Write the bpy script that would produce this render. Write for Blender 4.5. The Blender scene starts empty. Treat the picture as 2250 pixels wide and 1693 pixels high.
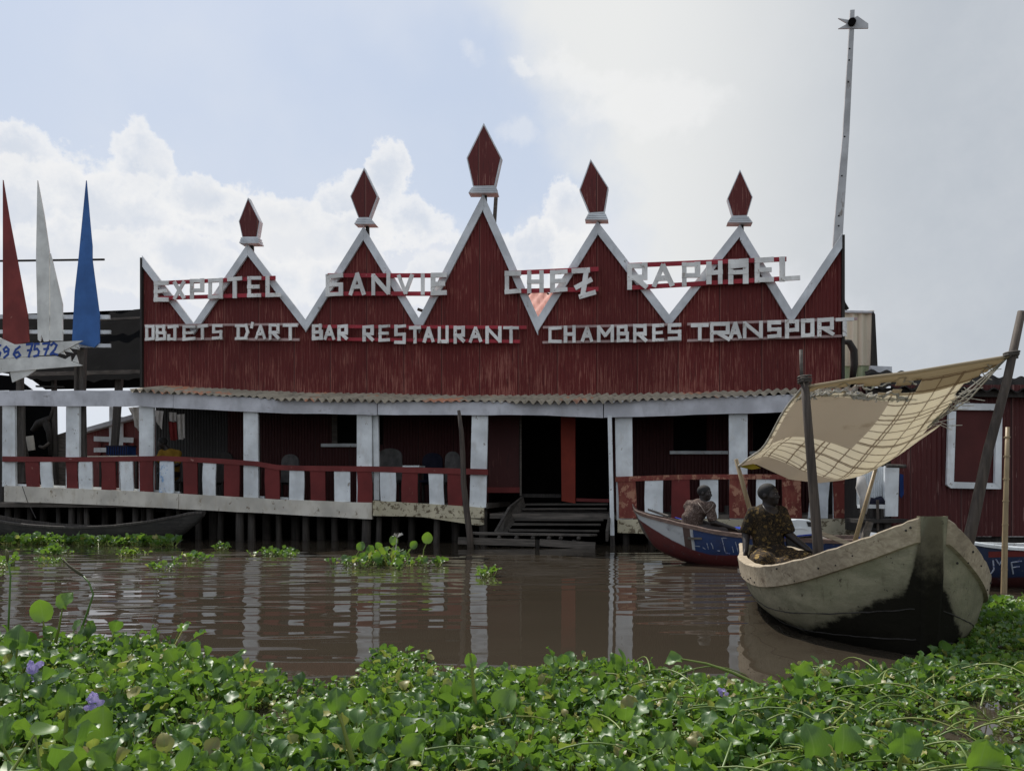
import bpy, math, random
import numpy as np
from mathutils import Vector, Matrix
R = math.radians
random.seed(7)
rng = np.random.default_rng(11)
sc = bpy.context.scene
col = sc.collection

# ------------------------------------------------------------------ camera, sky, sun, exposure
F_PX, HZ, CAM_Z = 1766.0, 1080.0, 1.05
cd = bpy.data.cameras.new('camera'); cam = bpy.data.objects.new('camera', cd); col.objects.link(cam)
cam.location = (0, 0, CAM_Z); cam.rotation_euler = (R(90), 0, 0)
cd.sensor_width = 36; cd.lens = 36 * F_PX / 2250; cd.shift_y = (HZ - 846.5) / 2250
cd.clip_start = 0.05; cd.clip_end = 4000
sc.camera = cam
sc.view_settings.view_transform = 'Standard'; sc.view_settings.look = 'None'
sc.view_settings.exposure = 0.0; sc.view_settings.gamma = 1.0
SUN_EL, SUN_AZ = 54.0, -28.0          # azimuth from +Y, negative = to the left, behind the building
sd = bpy.data.lights.new('sun', 'SUN'); sun = bpy.data.objects.new('sun', sd); col.objects.link(sun)
sd.energy = 4.6; sd.angle = R(0.5); sd.color = (1.0, 0.95, 0.88)
to_sun = Vector((math.sin(R(SUN_AZ)) * math.cos(R(SUN_EL)), math.cos(R(SUN_AZ)) * math.cos(R(SUN_EL)), math.sin(R(SUN_EL))))
sun.rotation_euler = to_sun.to_track_quat('Z', 'Y').to_euler(); sun.location = to_sun * 60

class NT:
    """tiny node-graph helper"""
    def __init__(s, tree): s.t = tree; s.n = tree.nodes; s.l = tree.links
    def add(s, typ, ins=None, **kw):
        n = s.n.new(typ)
        for k, v in kw.items(): setattr(n, k, v)
        for k, v in (ins or {}).items(): s.set(n.inputs[k], v)
        return n
    def set(s, sock, v):
        if hasattr(v, 'is_output') or isinstance(v, bpy.types.NodeSocket): s.l.new(v, sock)
        elif hasattr(v, 'outputs'): s.l.new(v.outputs[0], sock)
        else:
            if isinstance(v, (tuple, list)) and sock.type == 'RGBA' and len(v) == 3: v = (*v, 1)
            sock.default_value = v
    def m(s, op, a, b=0.0, c=0.0, clamp=False):
        n = s.n.new('ShaderNodeMath'); n.operation = op; n.use_clamp = clamp
        s.set(n.inputs[0], a); s.set(n.inputs[1], b); s.set(n.inputs[2], c); return n.outputs[0]
    def step(s, x, a, b):
        n = s.n.new('ShaderNodeMapRange'); n.interpolation_type = 'SMOOTHSTEP'
        s.set(n.inputs[0], x); s.set(n.inputs[1], a); s.set(n.inputs[2], b); return n.outputs[0]
    def mix(s, f, a, b, blend='MIX'):
        n = s.n.new('ShaderNodeMix'); n.data_type = 'RGBA'; n.blend_type = blend
        s.set(n.inputs[0], f); s.set(n.inputs[6], a); s.set(n.inputs[7], b); return n.outputs[2]
    def noise(s, vec, scale, detail=4, rough=.55, dist=0):
        n = s.n.new('ShaderNodeTexNoise'); n.inputs['Scale'].default_value = scale; n.inputs['Detail'].default_value = detail
        n.inputs['Roughness'].default_value = rough; n.inputs['Distortion'].default_value = dist
        if vec is not None: s.set(n.inputs['Vector'], vec)
        return n
    def mapping(s, vec, scale=(1, 1, 1), loc=(0, 0, 0), rot=(0, 0, 0)):
        n = s.n.new('ShaderNodeMapping'); s.set(n.inputs['Vector'], vec)
        n.inputs['Scale'].default_value = scale; n.inputs['Location'].default_value = loc; n.inputs['Rotation'].default_value = rot
        return n.outputs[0]

def make_world():
    w = bpy.data.worlds.new('World'); sc.world = w; w.use_nodes = True
    w.node_tree.nodes.clear(); g = NT(w.node_tree)
    sky = g.add('ShaderNodeTexSky', sky_type='NISHITA'); sky.sun_disc = False
    sky.sun_elevation = R(SUN_EL); sky.sun_rotation = R(SUN_AZ); sky.dust_density = 2.0; sky.air_density = 1.0
    tc = g.add('ShaderNodeTexCoord'); d = tc.outputs['Generated']
    sp = g.add('ShaderNodeSeparateXYZ', {0: d})
    az = g.m('ARCTAN2', sp.outputs[0], sp.outputs[1]); el = g.m('ARCSINE', sp.outputs[2])
    p0 = g.add('ShaderNodeCombineXYZ', {0: az, 1: el}).outputs[0]
    nz = g.noise(d, 7.0, 9, .62); nb = g.noise(d, 2.6, 5, .55); nf = g.noise(d, 22.0, 6, .6)
    warp = g.add('ShaderNodeVectorMath', {0: nz.outputs['Color'], 1: (.5, .5, .5)}, operation='SUBTRACT').outputs[0]
    warp = g.add('ShaderNodeVectorMath', {0: warp, 'Scale': .055}, operation='SCALE').outputs[0]
    w2 = g.add('ShaderNodeVectorMath', {0: nf.outputs['Color'], 1: (.5, .5, .5)}, operation='SUBTRACT').outputs[0]
    w2 = g.add('ShaderNodeVectorMath', {0: w2, 'Scale': .045}, operation='SCALE').outputs[0]
    warp = g.add('ShaderNodeVectorMath', {0: warp, 1: w2}, operation='ADD').outputs[0]
    p = g.add('ShaderNodeVectorMath', {0: p0, 1: warp}, operation='ADD').outputs[0]
    K = 10.0                                                     # colours below are divided by the Background strength
    def C(r, gg, b): return (r * K, gg * K, b * K, 1)
    def blob(u, v, ru, rv):
        a = math.atan((u - 1125) / F_PX); e = math.atan2((HZ - v), math.hypot(F_PX, u - 1125))
        q = g.add('ShaderNodeVectorMath', {0: p, 1: (a, e, 0)}, operation='SUBTRACT').outputs[0]
        q = g.add('ShaderNodeVectorMath', {0: q, 1: (F_PX / ru, F_PX / rv, 0)}, operation='MULTIPLY').outputs[0]
        ln = g.add('ShaderNodeVectorMath', {0: q}, operation='LENGTH').outputs['Value']
        return g.m('SUBTRACT', 1.0, ln)
    def field(blobs):
        acc = None
        for b in blobs:
            x = blob(*b)
            acc = x if acc is None else g.m('SMOOTH_MAX', acc, x, .18)
        return acc
    # clear part: physical sky washed with thin haze
    haze = g.step(el, .62, .0)
    base = g.mix(.76, sky.outputs[0], C(.55, .65, .82))
    base = g.mix(g.m('MULTIPLY', haze, .62), base, C(.80, .83, .88))
    # thin high veil in the left half
    thin = g.m('MULTIPLY', g.step(nb.outputs[0], .42, .72), .55)
    base = g.mix(thin, base, C(.74, .78, .85))
    # big pale veil covering the right half
    slope = g.m('ADD', az, g.m('MULTIPLY', el, .42))
    veil = g.m('ADD', slope, g.m('MULTIPLY', g.m('SUBTRACT', nb.outputs[0], .5), .30))
    veil = g.m('ADD', veil, g.m('MULTIPLY', g.m('SUBTRACT', nz.outputs[0], .5), .16))
    vm = g.step(veil, .19, .31)
    vcol = g.mix(g.step(g.m('ADD', az, g.m('MULTIPLY', el, -.10)), .08, .50), C(.84, .845, .83), C(.49, .53, .58))
    vcol = g.mix(g.m('MULTIPLY', g.step(nz.outputs[0], .35, .75), .22), vcol, C(.80, .81, .82))
    base = g.mix(g.m('MULTIPLY', vm, .93), base, vcol)
    # soft low cloud bank
    bank = field([(150, 640, 520, 240), (620, 640, 420, 200), (980, 640, 300, 160), (1240, 600, 190, 190), (1560, 720, 330, 120)])
    bank = g.m('ADD', bank, g.m('MULTIPLY', g.m('SUBTRACT', nz.outputs[0], .5), 1.1))
    base = g.mix(g.m('MULTIPLY', g.step(bank, -.05, .45), .75), base, C(.78, .80, .85))
    # cumulus, three overlapping banks from back to front: bright rims, lavender-grey bodies
    def cumulus(base, blobs, seed, amt, rim=.85, lo=(.68, .725, .80), soft=.22, rag=1.0):
        global_p = g.add('ShaderNodeVectorMath', {0: d, 1: (seed, seed * .7, -seed)}, operation='ADD').outputs[0]
        a_ = g.noise(global_p, 9.0, 10, .60).outputs[0]; b_ = g.noise(global_p, 34.0, 8, .65).outputs[0]
        f_ = g.m('ADD', field(blobs), g.m('ADD', g.m('MULTIPLY', g.m('SUBTRACT', a_, .5), 1.35), g.m('MULTIPLY', g.m('SUBTRACT', b_, .5), rag)))
        mask = g.step(f_, .0, soft)
        body = g.step(g.m('ADD', f_, g.m('MULTIPLY', g.m('SUBTRACT', b_, .5), .5)), .03, rim)
        c_ = g.mix(body, C(.91, .91, .91), C(*lo))
        c_ = g.mix(g.m('MULTIPLY', g.step(a_, .47, .66), .7), c_, C(.88, .88, .88))
        return g.mix(g.m('MULTIPLY', mask, amt), base, c_)
    base = cumulus(base, [(305, 375, 75, 100), (40, 350, 110, 60), (180, 430, 130, 70), (520, 470, 170, 70), (842, 400, 52, 80), (780, 470, 120, 75), (900, 500, 120, 60), (1238, 470, 70, 95)], 0.0, .80)
    base = cumulus(base, [(40, 450, 120, 70), (250, 480, 150, 100), (450, 440, 90, 55), (640, 520, 110, 85), (760, 520, 110, 60), (1170, 560, 120, 80)], 3.1, .75)
    base = cumulus(base, [(20, 570, 130, 70), (210, 560, 130, 60), (400, 560, 100, 60), (560, 620, 160, 60), (760, 640, 160, 60), (1000, 620, 140, 60), (1270, 600, 90, 70)], 7.7, .65)
    base = cumulus(base, [(1230, 140, 70, 34), (1300, 170, 120, 34), (1430, 230, 200, 70), (1155, 150, 40, 18)], 5.3, .55, 1.6, (.86, .87, .87), .7, 1.1)
    base = cumulus(base, [(1040, 120, 40, 40), (1150, 280, 50, 30)], 9.3, .35, 1.5, (.84, .86, .89), .9, 1.5)
    # fair-weather cloud on the rest of the sky (behind the camera too)
    rest = g.m('MULTIPLY', g.step(sp.outputs[1], .15, -.25), g.step(nb.outputs[0], .45, .6))
    base = g.mix(g.m('MULTIPLY', rest, .7), base, C(.80, .80, .81))
    bg = g.add('ShaderNodeBackground', {0: base, 1: 1.0 / K})
    out = g.add('ShaderNodeOutputWorld', {0: bg})
    w.cycles.sampling_method = 'MANUAL'; w.cycles.sample_map_resolution = 512
make_world()

# ------------------------------------------------------------------ helpers
def P(u, v, d):
    """point on the photo ray (2250x1693 px) at depth d metres"""
    return Vector(((u - 1125) / F_PX * d, d, CAM_Z - (v - HZ) / F_PX * d))
def W(u, z, d): return Vector(((u - 1125) / F_PX * d, d, z))
TH = math.atan(.15); CT, ST = math.cos(TH), math.sin(TH); D0 = 16.2
def B(u, v, y):
    """point in the building's own frame, on its plane local y = y"""
    a = (u - 1125) / F_PX
    d = (y + D0 * CT) / (a * ST + CT)
    return Vector((d * (a * CT - ST) + D0 * ST, y, CAM_Z - (v - HZ) / F_PX * d))
BM = Matrix.Translation((0, D0, 0)) @ Matrix.Rotation(-TH, 4, 'Z')
PM = {}
def tag(o, label=None, cat=None, group=None, kind=None):
    if label: o['label'] = label
    if cat: o['category'] = cat
    if group: o['group'] = group
    if kind: o['kind'] = kind
    return o
def thing(name, label, cat, loc, group=None, mat=None):
    o = bpy.data.objects.new(name, None); col.objects.link(o); o.empty_display_size = .2
    M = mat if mat is not None else Matrix.Translation(Vector(loc))
    o.matrix_world = M; PM[o] = M.copy()
    return tag(o, label, cat, group)
def link(name, me, parent, local=True):
    o = bpy.data.objects.new(name, me); col.objects.link(o)
    if parent is not None: o.parent = parent; PM[o] = PM[parent]
    else: PM[o] = Matrix.Identity(4)
    return o
def recenter(o, base):
    base = Vector(base); o.data.transform(Matrix.Translation(-base)); o.location = base; PM[o] = Matrix.Translation(base)
    return o

class MB:
    def __init__(s): s.v = []; s.f = []
    def add(s, vs, fs):
        n = len(s.v); s.v += [Vector(p) for p in vs]; s.f += [tuple(i + n for i in f) for f in fs]; return s
    def prism(s, pts, off):
        """polygon pts extruded by vector off (front polygon first)"""
        off = Vector(off); k = len(pts)
        vs = [Vector(p) for p in pts] + [Vector(p) + off for p in pts]
        fs = [tuple(range(k)), tuple(range(2 * k - 1, k - 1, -1))] + [(i, i + k, (i + 1) % k + k, (i + 1) % k) for i in range(k)]
        return s.add(vs, fs)
    def box(s, c, size, rot=None):
        c = Vector(c); hx, hy, hz = [q / 2 for q in size]
        vs = [Vector((x, y, z)) for x in (-hx, hx) for y in (-hy, hy) for z in (-hz, hz)]
        if rot is not None: vs = [rot @ q for q in vs]
        return s.add([c + q for q in vs], [(0, 1, 3, 2), (4, 6, 7, 5), (0, 4, 5, 1), (2, 3, 7, 6), (0, 2, 6, 4), (1, 5, 7, 3)])
    def bar(s, a, b, w, t, nrm=(0, -1, 0)):
        """plank from a to b, width w across, thickness t along nrm"""
        a, b = Vector(a), Vector(b); d = (b - a).normalized(); nrm = Vector(nrm); nrm = (nrm - d * nrm.dot(d)).normalized(); sd_ = d.cross(nrm)
        vs = []
        for p in (a, b):
            for i, j in ((-1, -1), (1, -1), (1, 1), (-1, 1)): vs.append(p + sd_ * w / 2 * i + nrm * t / 2 * j)
        return s.add(vs, [(3, 2, 1, 0), (4, 5, 6, 7), (0, 1, 5, 4), (1, 2, 6, 5), (2, 3, 7, 6), (3, 0, 4, 7)])
    def tube(s, pts, rad, n=8, cap=True):
        pts = [Vector(p) for p in pts]
        if not hasattr(rad, '__len__'): rad = [rad] * len(pts)
        up = None; rings = []
        for i, p in enumerate(pts):
            d = (pts[min(i + 1, len(pts) - 1)] - pts[max(i - 1, 0)]).normalized()
            if up is None: up = d.orthogonal().normalized()
            up = (up - d * up.dot(d)).normalized(); sd_ = d.cross(up)
            rings.append([p + (up * math.cos(2 * math.pi * k / n) + sd_ * math.sin(2 * math.pi * k / n)) * rad[i] for k in range(n)])
        vs = [q for r in rings for q in r]; fs = []
        for i in range(len(pts) - 1):
            for k in range(n): fs.append((i * n + k, i * n + (k + 1) % n, (i + 1) * n + (k + 1) % n, (i + 1) * n + k))
        if cap: fs.append(tuple(range(n - 1, -1, -1))); fs.append(tuple(range((len(pts) - 1) * n, len(pts) * n)))
        return s.add(vs, fs)
    def sphere(s, c, r, n=10, m=7, sq=None):
        c = Vector(c); r = r if hasattr(r, '__len__') else (r, r, r); vs = []; fs = []
        for i in range(m + 1):
            t = math.pi * i / m
            for k in range(n):
                a = 2 * math.pi * k / n
                vs.append(c + Vector((r[0] * math.sin(t) * math.cos(a), r[1] * math.sin(t) * math.sin(a), r[2] * math.cos(t))))
        for i in range(m):
            for k in range(n): fs.append((i * n + k, (i + 1) * n + k, (i + 1) * n + (k + 1) % n, i * n + (k + 1) % n))
        return s.add(vs, fs)
    def grid(s, rows):
        n = len(rows[0]); vs = [p for r in rows for p in r]; fs = []
        for i in range(len(rows) - 1):
            for k in range(n - 1): fs.append((i * n + k, i * n + k + 1, (i + 1) * n + k + 1, (i + 1) * n + k))
        return s.add(vs, fs)
    def build(s, name, mat, parent=None, local=False, smooth=False):
        vs = s.v
        if parent is not None and not local:
            inv = PM[parent].inverted(); vs = [inv @ q for q in vs]
        me = bpy.data.meshes.new(name); me.from_pydata([tuple(q) for q in vs], [], s.f); me.validate(); me.update()
        if mat: me.materials.append(mat)
        if smooth: me.polygons.foreach_set('use_smooth', [True] * len(me.polygons))
        return link(name, me, parent)

# ------------------------------------------------------------------ materials
def new_mat(name):
    m = bpy.data.materials.new(name); m.use_nodes = True; m.node_tree.nodes.clear(); g = NT(m.node_tree)
    bs = g.add('ShaderNodeBsdfPrincipled'); out = g.add('ShaderNodeOutputMaterial', {0: bs})
    tc = g.add('ShaderNodeTexCoord')
    return m, g, bs, out, tc.outputs['Object']
def wear(name, c, worn, amt=.5, sc_=6.0, stretch=(1, 1, 1), rough=.7, var=.25, bump=.25, dirt=None, dirt_amt=.5, spec=.3):
    """painted or bare surface with blotches where the paint is gone"""
    m, g, bs, out, oc = new_mat(name)
    q = g.mapping(oc, stretch)
    n1 = g.noise(q, sc_, 7, .65); n2 = g.noise(oc, 1.7, 3); n3 = g.noise(q, sc_ * 6, 4, .6)
    base = g.mix(g.step(n2.outputs[0], .3, .7), tuple(x * (1 - var) for x in c), tuple(min(1, x * (1 + var * .5)) for x in c))
    k = g.step(g.m('ADD', n1.outputs[0], g.m('MULTIPLY', g.m('SUBTRACT', n3.outputs[0], .5), .25)), .75 - amt * .35, .80 - amt * .35)
    base = g.mix(k, base, worn)
    if dirt:
        nd = g.noise(g.mapping(oc, (2.2, 2.2, .9)), 2.6, 6, .7)
        base = g.mix(g.m('MULTIPLY', g.step(nd.outputs[0], .48, .75), dirt_amt), base, dirt)
    g.set(bs.inputs['Base Color'], base); bs.inputs['Roughness'].default_value = rough; bs.inputs['Specular IOR Level'].default_value = spec
    bmp = g.add('ShaderNodeBump', {'Height': g.m('ADD', n3.outputs[0], g.m('MULTIPLY', k, -.5)), 'Strength': bump, 'Distance': .01})
    g.set(bs.inputs['Normal'], bmp); return m
def streaky(name, c, streak, amt=.5, freq=28.0, rough=.6, low=None, dark=(.02, .008, .008)):
    """painted corrugated sheet: paint worn off in thin vertical streaks, more of it low down"""
    m, g, bs, out, oc = new_mat(name)
    n1 = g.noise(g.mapping(oc, (freq, 1, 1.9)), 1.0, 5, .6)
    n2 = g.noise(g.mapping(oc, (freq * .35, 1, 2.2)), 1.0, 4, .6)
    n3 = g.noise(oc, 1.1, 4); n4 = g.noise(g.mapping(oc, (freq * 2, 4, 14)), 1.0, 2)
    th = .72 - amt * .22
    t = g.m('ADD', n1.outputs[0], g.m('MULTIPLY', g.m('SUBTRACT', n3.outputs[0], .5), .35))
    if low is not None:
        z = g.add('ShaderNodeSeparateXYZ', {0: oc}).outputs[2]
        t = g.m('ADD', t, g.m('MULTIPLY', g.step(z, low + 1.6, low), .07))
    k = g.step(t, th, th + .035)
    base = g.mix(n3.outputs[0], tuple(x * .75 for x in c), tuple(x * 1.15 for x in c))
    base = g.mix(g.m('MULTIPLY', g.step(n2.outputs[0], .56, .72), .45), base, dark)
    base = g.mix(g.m('MULTIPLY', k, g.m('ADD', .35, g.m('MULTIPLY', n4.outputs[0], .8))), base, streak)
    xs_ = g.m('DIVIDE', g.add('ShaderNodeSeparateXYZ', {0: oc}).outputs[0], .83); wn = g.add('ShaderNodeTexWhiteNoise', {'W': g.m('FLOOR', xs_)}, noise_dimensions='1D').outputs[0]
    base = g.mix(g.m('MULTIPLY', wn, .42), base, tuple(x * .45 for x in c)); fx = g.m('FRACT', xs_)
    base = g.mix(g.m('MULTIPLY', g.m('LESS_THAN', fx, .022), .7), base, dark); base = g.mix(g.m('MULTIPLY', g.m('MULTIPLY', g.m('GREATER_THAN', fx, .022), g.m('LESS_THAN', fx, .04)), .35), base, streak)
    g.set(bs.inputs['Base Color'], base); bs.inputs['Roughness'].default_value = rough; bs.inputs['Specular IOR Level'].default_value = .3
    return m
def wood(name, a, b, rough=.8, sc_=3.0, axis='x', bump=.4, worn=None):
    m, g, bs, out, oc = new_mat(name)
    st = {'x': (.6, 9, 9), 'z': (9, 9, .6), 'y': (9, .6, 9)}[axis]
    n1 = g.noise(g.mapping(oc, st), sc_, 6, .65, .6); n2 = g.noise(oc, 2.2, 4)
    base = g.mix(g.step(n1.outputs[0], .3, .72), a, b)
    base = g.mix(g.m('MULTIPLY', g.step(n2.outputs[0], .45, .7), .45), base, tuple(x * .5 for x in a))
    if worn: base = g.mix(g.step(g.noise(oc, 9, 6, .7).outputs[0], .6, .66), base, worn)
    g.set(bs.inputs['Base Color'], base); bs.inputs['Roughness'].default_value = rough
    g.set(bs.inputs['Normal'], g.add('ShaderNodeBump', {'Height': n1.outputs[0], 'Strength': bump, 'Distance': .01})); return m
def cloth(name, c, c2, sc_=6, trans=.3, pattern=None, rough=.9):
    m, g, bs, out, oc = new_mat(name)
    n = g.noise(oc, sc_, 4)
    base = g.mix(g.step(n.outputs[0], .35, .65), c, c2)
    if pattern:
        scl, colr, edge = pattern
        v = g.add('ShaderNodeTexVoronoi', {'Vector': oc, 'Scale': scl}); v.feature = 'F1'
        v2 = g.noise(oc, scl * .9, 3, .6, 1.5)
        base = g.mix(g.m('MULTIPLY', g.step(v.outputs[0], .42, .30), g.step(v2.outputs[0], .47, .53)), base, colr)
        base = g.mix(g.step(g.m('ABSOLUTE', g.m('SUBTRACT', v2.outputs[0], .5)), .025, .012), base, edge)
    g.set(bs.inputs['Base Color'], base); bs.inputs['Roughness'].default_value = rough; bs.inputs['Specular IOR Level'].default_value = .15
    if trans:
        tr = g.add('ShaderNodeBsdfTranslucent', {0: base}); mx = g.add('ShaderNodeMixShader', {0: trans, 1: bs, 2: tr})
        g.l.new(mx.outputs[0], out.inputs[0])
    return m

M = {}
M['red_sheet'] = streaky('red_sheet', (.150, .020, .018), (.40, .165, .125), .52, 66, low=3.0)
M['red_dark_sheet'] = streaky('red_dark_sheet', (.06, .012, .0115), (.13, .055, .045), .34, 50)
M['hut_sheet'] = streaky('hut_sheet', (.085, .017, .016), (.27, .15, .13), .47, 44)
M['grey_sheet'] = streaky('grey_sheet', (.045, .043, .042), (.12, .115, .11), .5, 50, dark=(.015, .015, .015))
M['cream_sheet'] = streaky('cream_sheet', (.86, .77, .60), (.5, .43, .32), .30, 12, dark=(.45, .38, .27))
M['green_sheet'] = streaky('green_sheet', (.50, .58, .36), (.3, .34, .2), .3, 12, dark=(.2, .2, .12))
M['finial_red'] = streaky('finial_red', (.125, .019, .017), (.45, .22, .17), .46, 75)
M['white'] = wear('white_paint', (.74, .78, .80), (.30, .28, .25), .33, 8, (1, 1, .8), dirt=(.50, .49, .46), dirt_amt=.6)
M['fascia'] = wear('fascia_paint', (.58, .59, .63), (.24, .23, .22), .27, 5, (.5, 1, 2), dirt=(.36, .36, .38), dirt_amt=.6)
M['trim'] = wear('trim_paint', (.66, .69, .72), (.33, .32, .31), .28, 6, (1, 1, 1), dirt=(.42, .44, .46), dirt_amt=.6)
M['letter'] = wear('letter_paint', (.76, .76, .74), (.38, .34, .30), .42, 9, (1, 1, 1), dirt=(.48, .47, .45), dirt_amt=.6)
M['deck_beam'] = wear('deck_beam_paint', (.60, .57, .50), (.20, .16, .11), .36, 6, (1.6, 1, .9), dirt=(.42, .37, .28), dirt_amt=.7)
M['cracked'] = wear('cracked_paint', (.55, .50, .36), (.14, .11, .07), .62, 11, (1, 1, 1), dirt=(.4, .36, .22), dirt_amt=.5)
M['shutter'] = wear('shutter_paint', (.075, .016, .015), (.12, .04, .035), .2, 5, dirt=(.05, .012, .011))
M['red'] = wear('red_paint', (.150, .023, .022), (.30, .14, .11), .25, 6, (1, 1, .6), dirt=(.11, .018, .016), dirt_amt=.5)
M['rail_red'] = wear('rail_red', (.165, .030, .028), (.38, .20, .17), .30, 6, (.4, 1, 1), dirt=(.12, .02, .018), dirt_amt=.5)
M['worn_red'] = wear('worn_red_paint', (.20, .045, .035), (.40, .20, .13), .62, 5, (1, 1, .7), dirt=(.36, .17, .10), dirt_amt=.8)
M['sign_red'] = wear('sign_rail_red', (.36, .035, .05), (.42, .22, .2), .3, 8, dirt=(.25, .03, .035))
M['sign_pale'] = wear('sign_rail_pale', (.42, .30, .29), (.3, .2, .18), .3, 8)
M['orange_post'] = wear('orange_post', (.24, .032, .016), (.16, .022, .016), .35, 3, dirt=(.15, .02, .015))
M['stain_white'] = wear('stained_white', (.62, .68, .74), (.22, .38, .62), .5, 3.2, (1, 1, .7), dirt=(.3, .28, .25))
M['tin'] = wear('eaves_sheet', (.36, .32, .25), (.50, .23, .14), .58, .7, (.7, 1, 1), dirt=(.10, .092, .08), dirt_amt=.95)
M['pink_roof'] = wear('pink_roof', (.62, .25, .19), (.55, .33, .26), .3, 3)
M['dark_roof'] = wear('dark_roof', (.006, .006, .0065), (.010, .0098, .0095), .4, 3, rough=.95, spec=.02, bump=.05)
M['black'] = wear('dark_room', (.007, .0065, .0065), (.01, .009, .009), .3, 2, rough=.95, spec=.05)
M['dark_wood'] = wood('dark_wood', (.014, .012, .010), (.036, .031, .027), axis='z')
M['old_wood'] = wood('old_wood', (.055, .047, .040), (.15, .13, .11), axis='x')
M['pile'] = wood('pile_wood', (.028, .024, .021), (.085, .074, .064), axis='z')
M['tread'] = wood('tread_wood', (.030, .026, .022), (.085, .074, .062), axis='x')
M['pole'] = wood('pole_wood', (.040, .031, .025), (.105, .083, .066), axis='z')
M['mast_white'] = wear('mast_paint', (.50, .51, .52), (.28, .26, .24), .35, 5, (1, 1, .3), dirt=(.36, .36, .35))
M['bamboo'] = wood('bamboo', (.24, .17, .09), (.40, .31, .18), axis='z', rough=.5)
M['canoe'] = wood('canoe_wood', (.018, .017, .016), (.05, .045, .04), axis='x')
M['spike_red'] = wear('spike_red', (.20, .036, .032), (.30, .13, .1), .15, 4, dirt=(.14, .025, .024))
M['spike_white'] = wear('spike_white', (.70, .71, .68), (.32, .31, .27), .25, 6, dirt=(.46, .46, .42))
M['spike_blue'] = wear('spike_blue', (.045, .135, .37), (.02, .04, .1), .12, 4, dirt=(.038, .11, .31))
M['num_blue'] = wear('number_blue', (.03, .08, .33), (.1, .15, .4), .3, 12)

# ------------------------------------------------------------------ water
def make_water():
    def axis(dense0, dense1, step, lo, hi):
        a = list(np.arange(dense0, dense1, step)); s = step
        x = dense1
        while x < hi: a.append(x); s *= 1.5; x += s
        a.append(hi); s = step; x = dense0 - step; pre = []
        while x > lo: pre.append(x); s *= 1.5; x -= s
        pre.append(lo); return np.array(pre[::-1] + a)
    xs = axis(-13, 10, .16, -900, 900); ys = axis(2.0, 20, .045, -60, 1600)
    X, Y = np.meshgrid(xs, ys)
    r2 = np.random.default_rng(5); Z = np.zeros_like(X)
    def vnoise(f, seed):
        q = np.random.default_rng(seed); o = np.zeros_like(X)
        for _ in range(7):
            a = q.uniform(0, 2 * np.pi); k = f * q.uniform(.6, 1.6)
            o += np.sin((np.cos(a) * X + np.sin(a) * Y) * k + q.uniform(0, 6.28))
        return o / 7
    for lam, amp, spread in ((.62, .0016, .13), (.45, .0013, .16), (.33, .00062, .25), (.25, .00036, .35), (.9, .0013, .2), (.19, .0002, .5)):
        for _ in range(5):
            a = r2.normal(0, spread); k = 2 * np.pi / (lam * r2.uniform(.85, 1.2))
            Z += amp * 1.05 * np.sin((np.sin(a) * X + np.cos(a) * Y) * k + r2.uniform(0, 6.28) + 1.5 * vnoise(.5, int(r2.integers(1e6))))
    calm = 1 - .88 * np.exp(-(((X - .55) / .95) ** 2)) * (Y < 15)                 # still lane before the steps
    calm *= .75 + .7 * np.clip(vnoise(.55, 3) + .15, -.6, .6)
    near = .62 + .38 / (1 + np.exp(-(Y - 8.2) * 1.1))                             # flatter beside the plant mat
    lee = 1 - .80 / (1 + np.exp(-(Y - 13.9) * 2.5))                               # and under the building
    fade = np.clip((21 - Y) / 2, 0, 1) * np.clip((14 - np.abs(X)) / 2, 0, 1)
    Z = Z * calm * near * lee * fade * (1 + .45 / (1 + np.exp((X + 2.6) * 3)))
    V = np.stack([X, Y, Z], -1).reshape(-1, 3); nx = len(xs); ny = len(ys)
    i = (np.arange(ny - 1)[:, None] * nx + np.arange(nx - 1)[None]).ravel()
    Fq = np.stack([i, i + 1, i + 1 + nx, i + nx], 1)
    m, g, bs, out, oc = new_mat('murky_water')
    n = g.noise(oc, .7, 4)
    g.set(bs.inputs['Base Color'], g.mix(n.outputs[0], (.036, .029, .0205), (.048, .039, .0285)))
    bs.inputs['Roughness'].default_value = .02; bs.inputs['IOR'].default_value = 1.33; bs.inputs['Specular IOR Level'].default_value = .5
    o = mesh_np('water', V, Fq, [m]); tag(o, kind='structure'); return o
def mesh_np(name, V, Fq, mats, tint=None, mi=None, parent=None, smooth=True):
    me = bpy.data.meshes.new(name)
    me.vertices.add(len(V)); me.vertices.foreach_set('co', np.asarray(V, np.float32).ravel())
    n, k = Fq.shape; me.loops.add(n * k); me.polygons.add(n)
    me.loops.foreach_set('vertex_index', np.asarray(Fq, np.int32).ravel())
    me.polygons.foreach_set('loop_start', np.arange(0, n * k, k, dtype=np.int32))
    me.polygons.foreach_set('use_smooth', np.full(n, smooth))
    for m in mats: me.materials.append(m)
    if mi is not None: me.polygons.foreach_set('material_index', np.asarray(mi, np.int32))
    me.update(calc_edges=True)
    if tint is not None:
        at = me.attributes.new('tint', 'FLOAT', 'POINT'); at.data.foreach_set('value', np.asarray(tint, np.float32))
    me.validate()
    return link(name, me, parent)
make_water()

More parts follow.
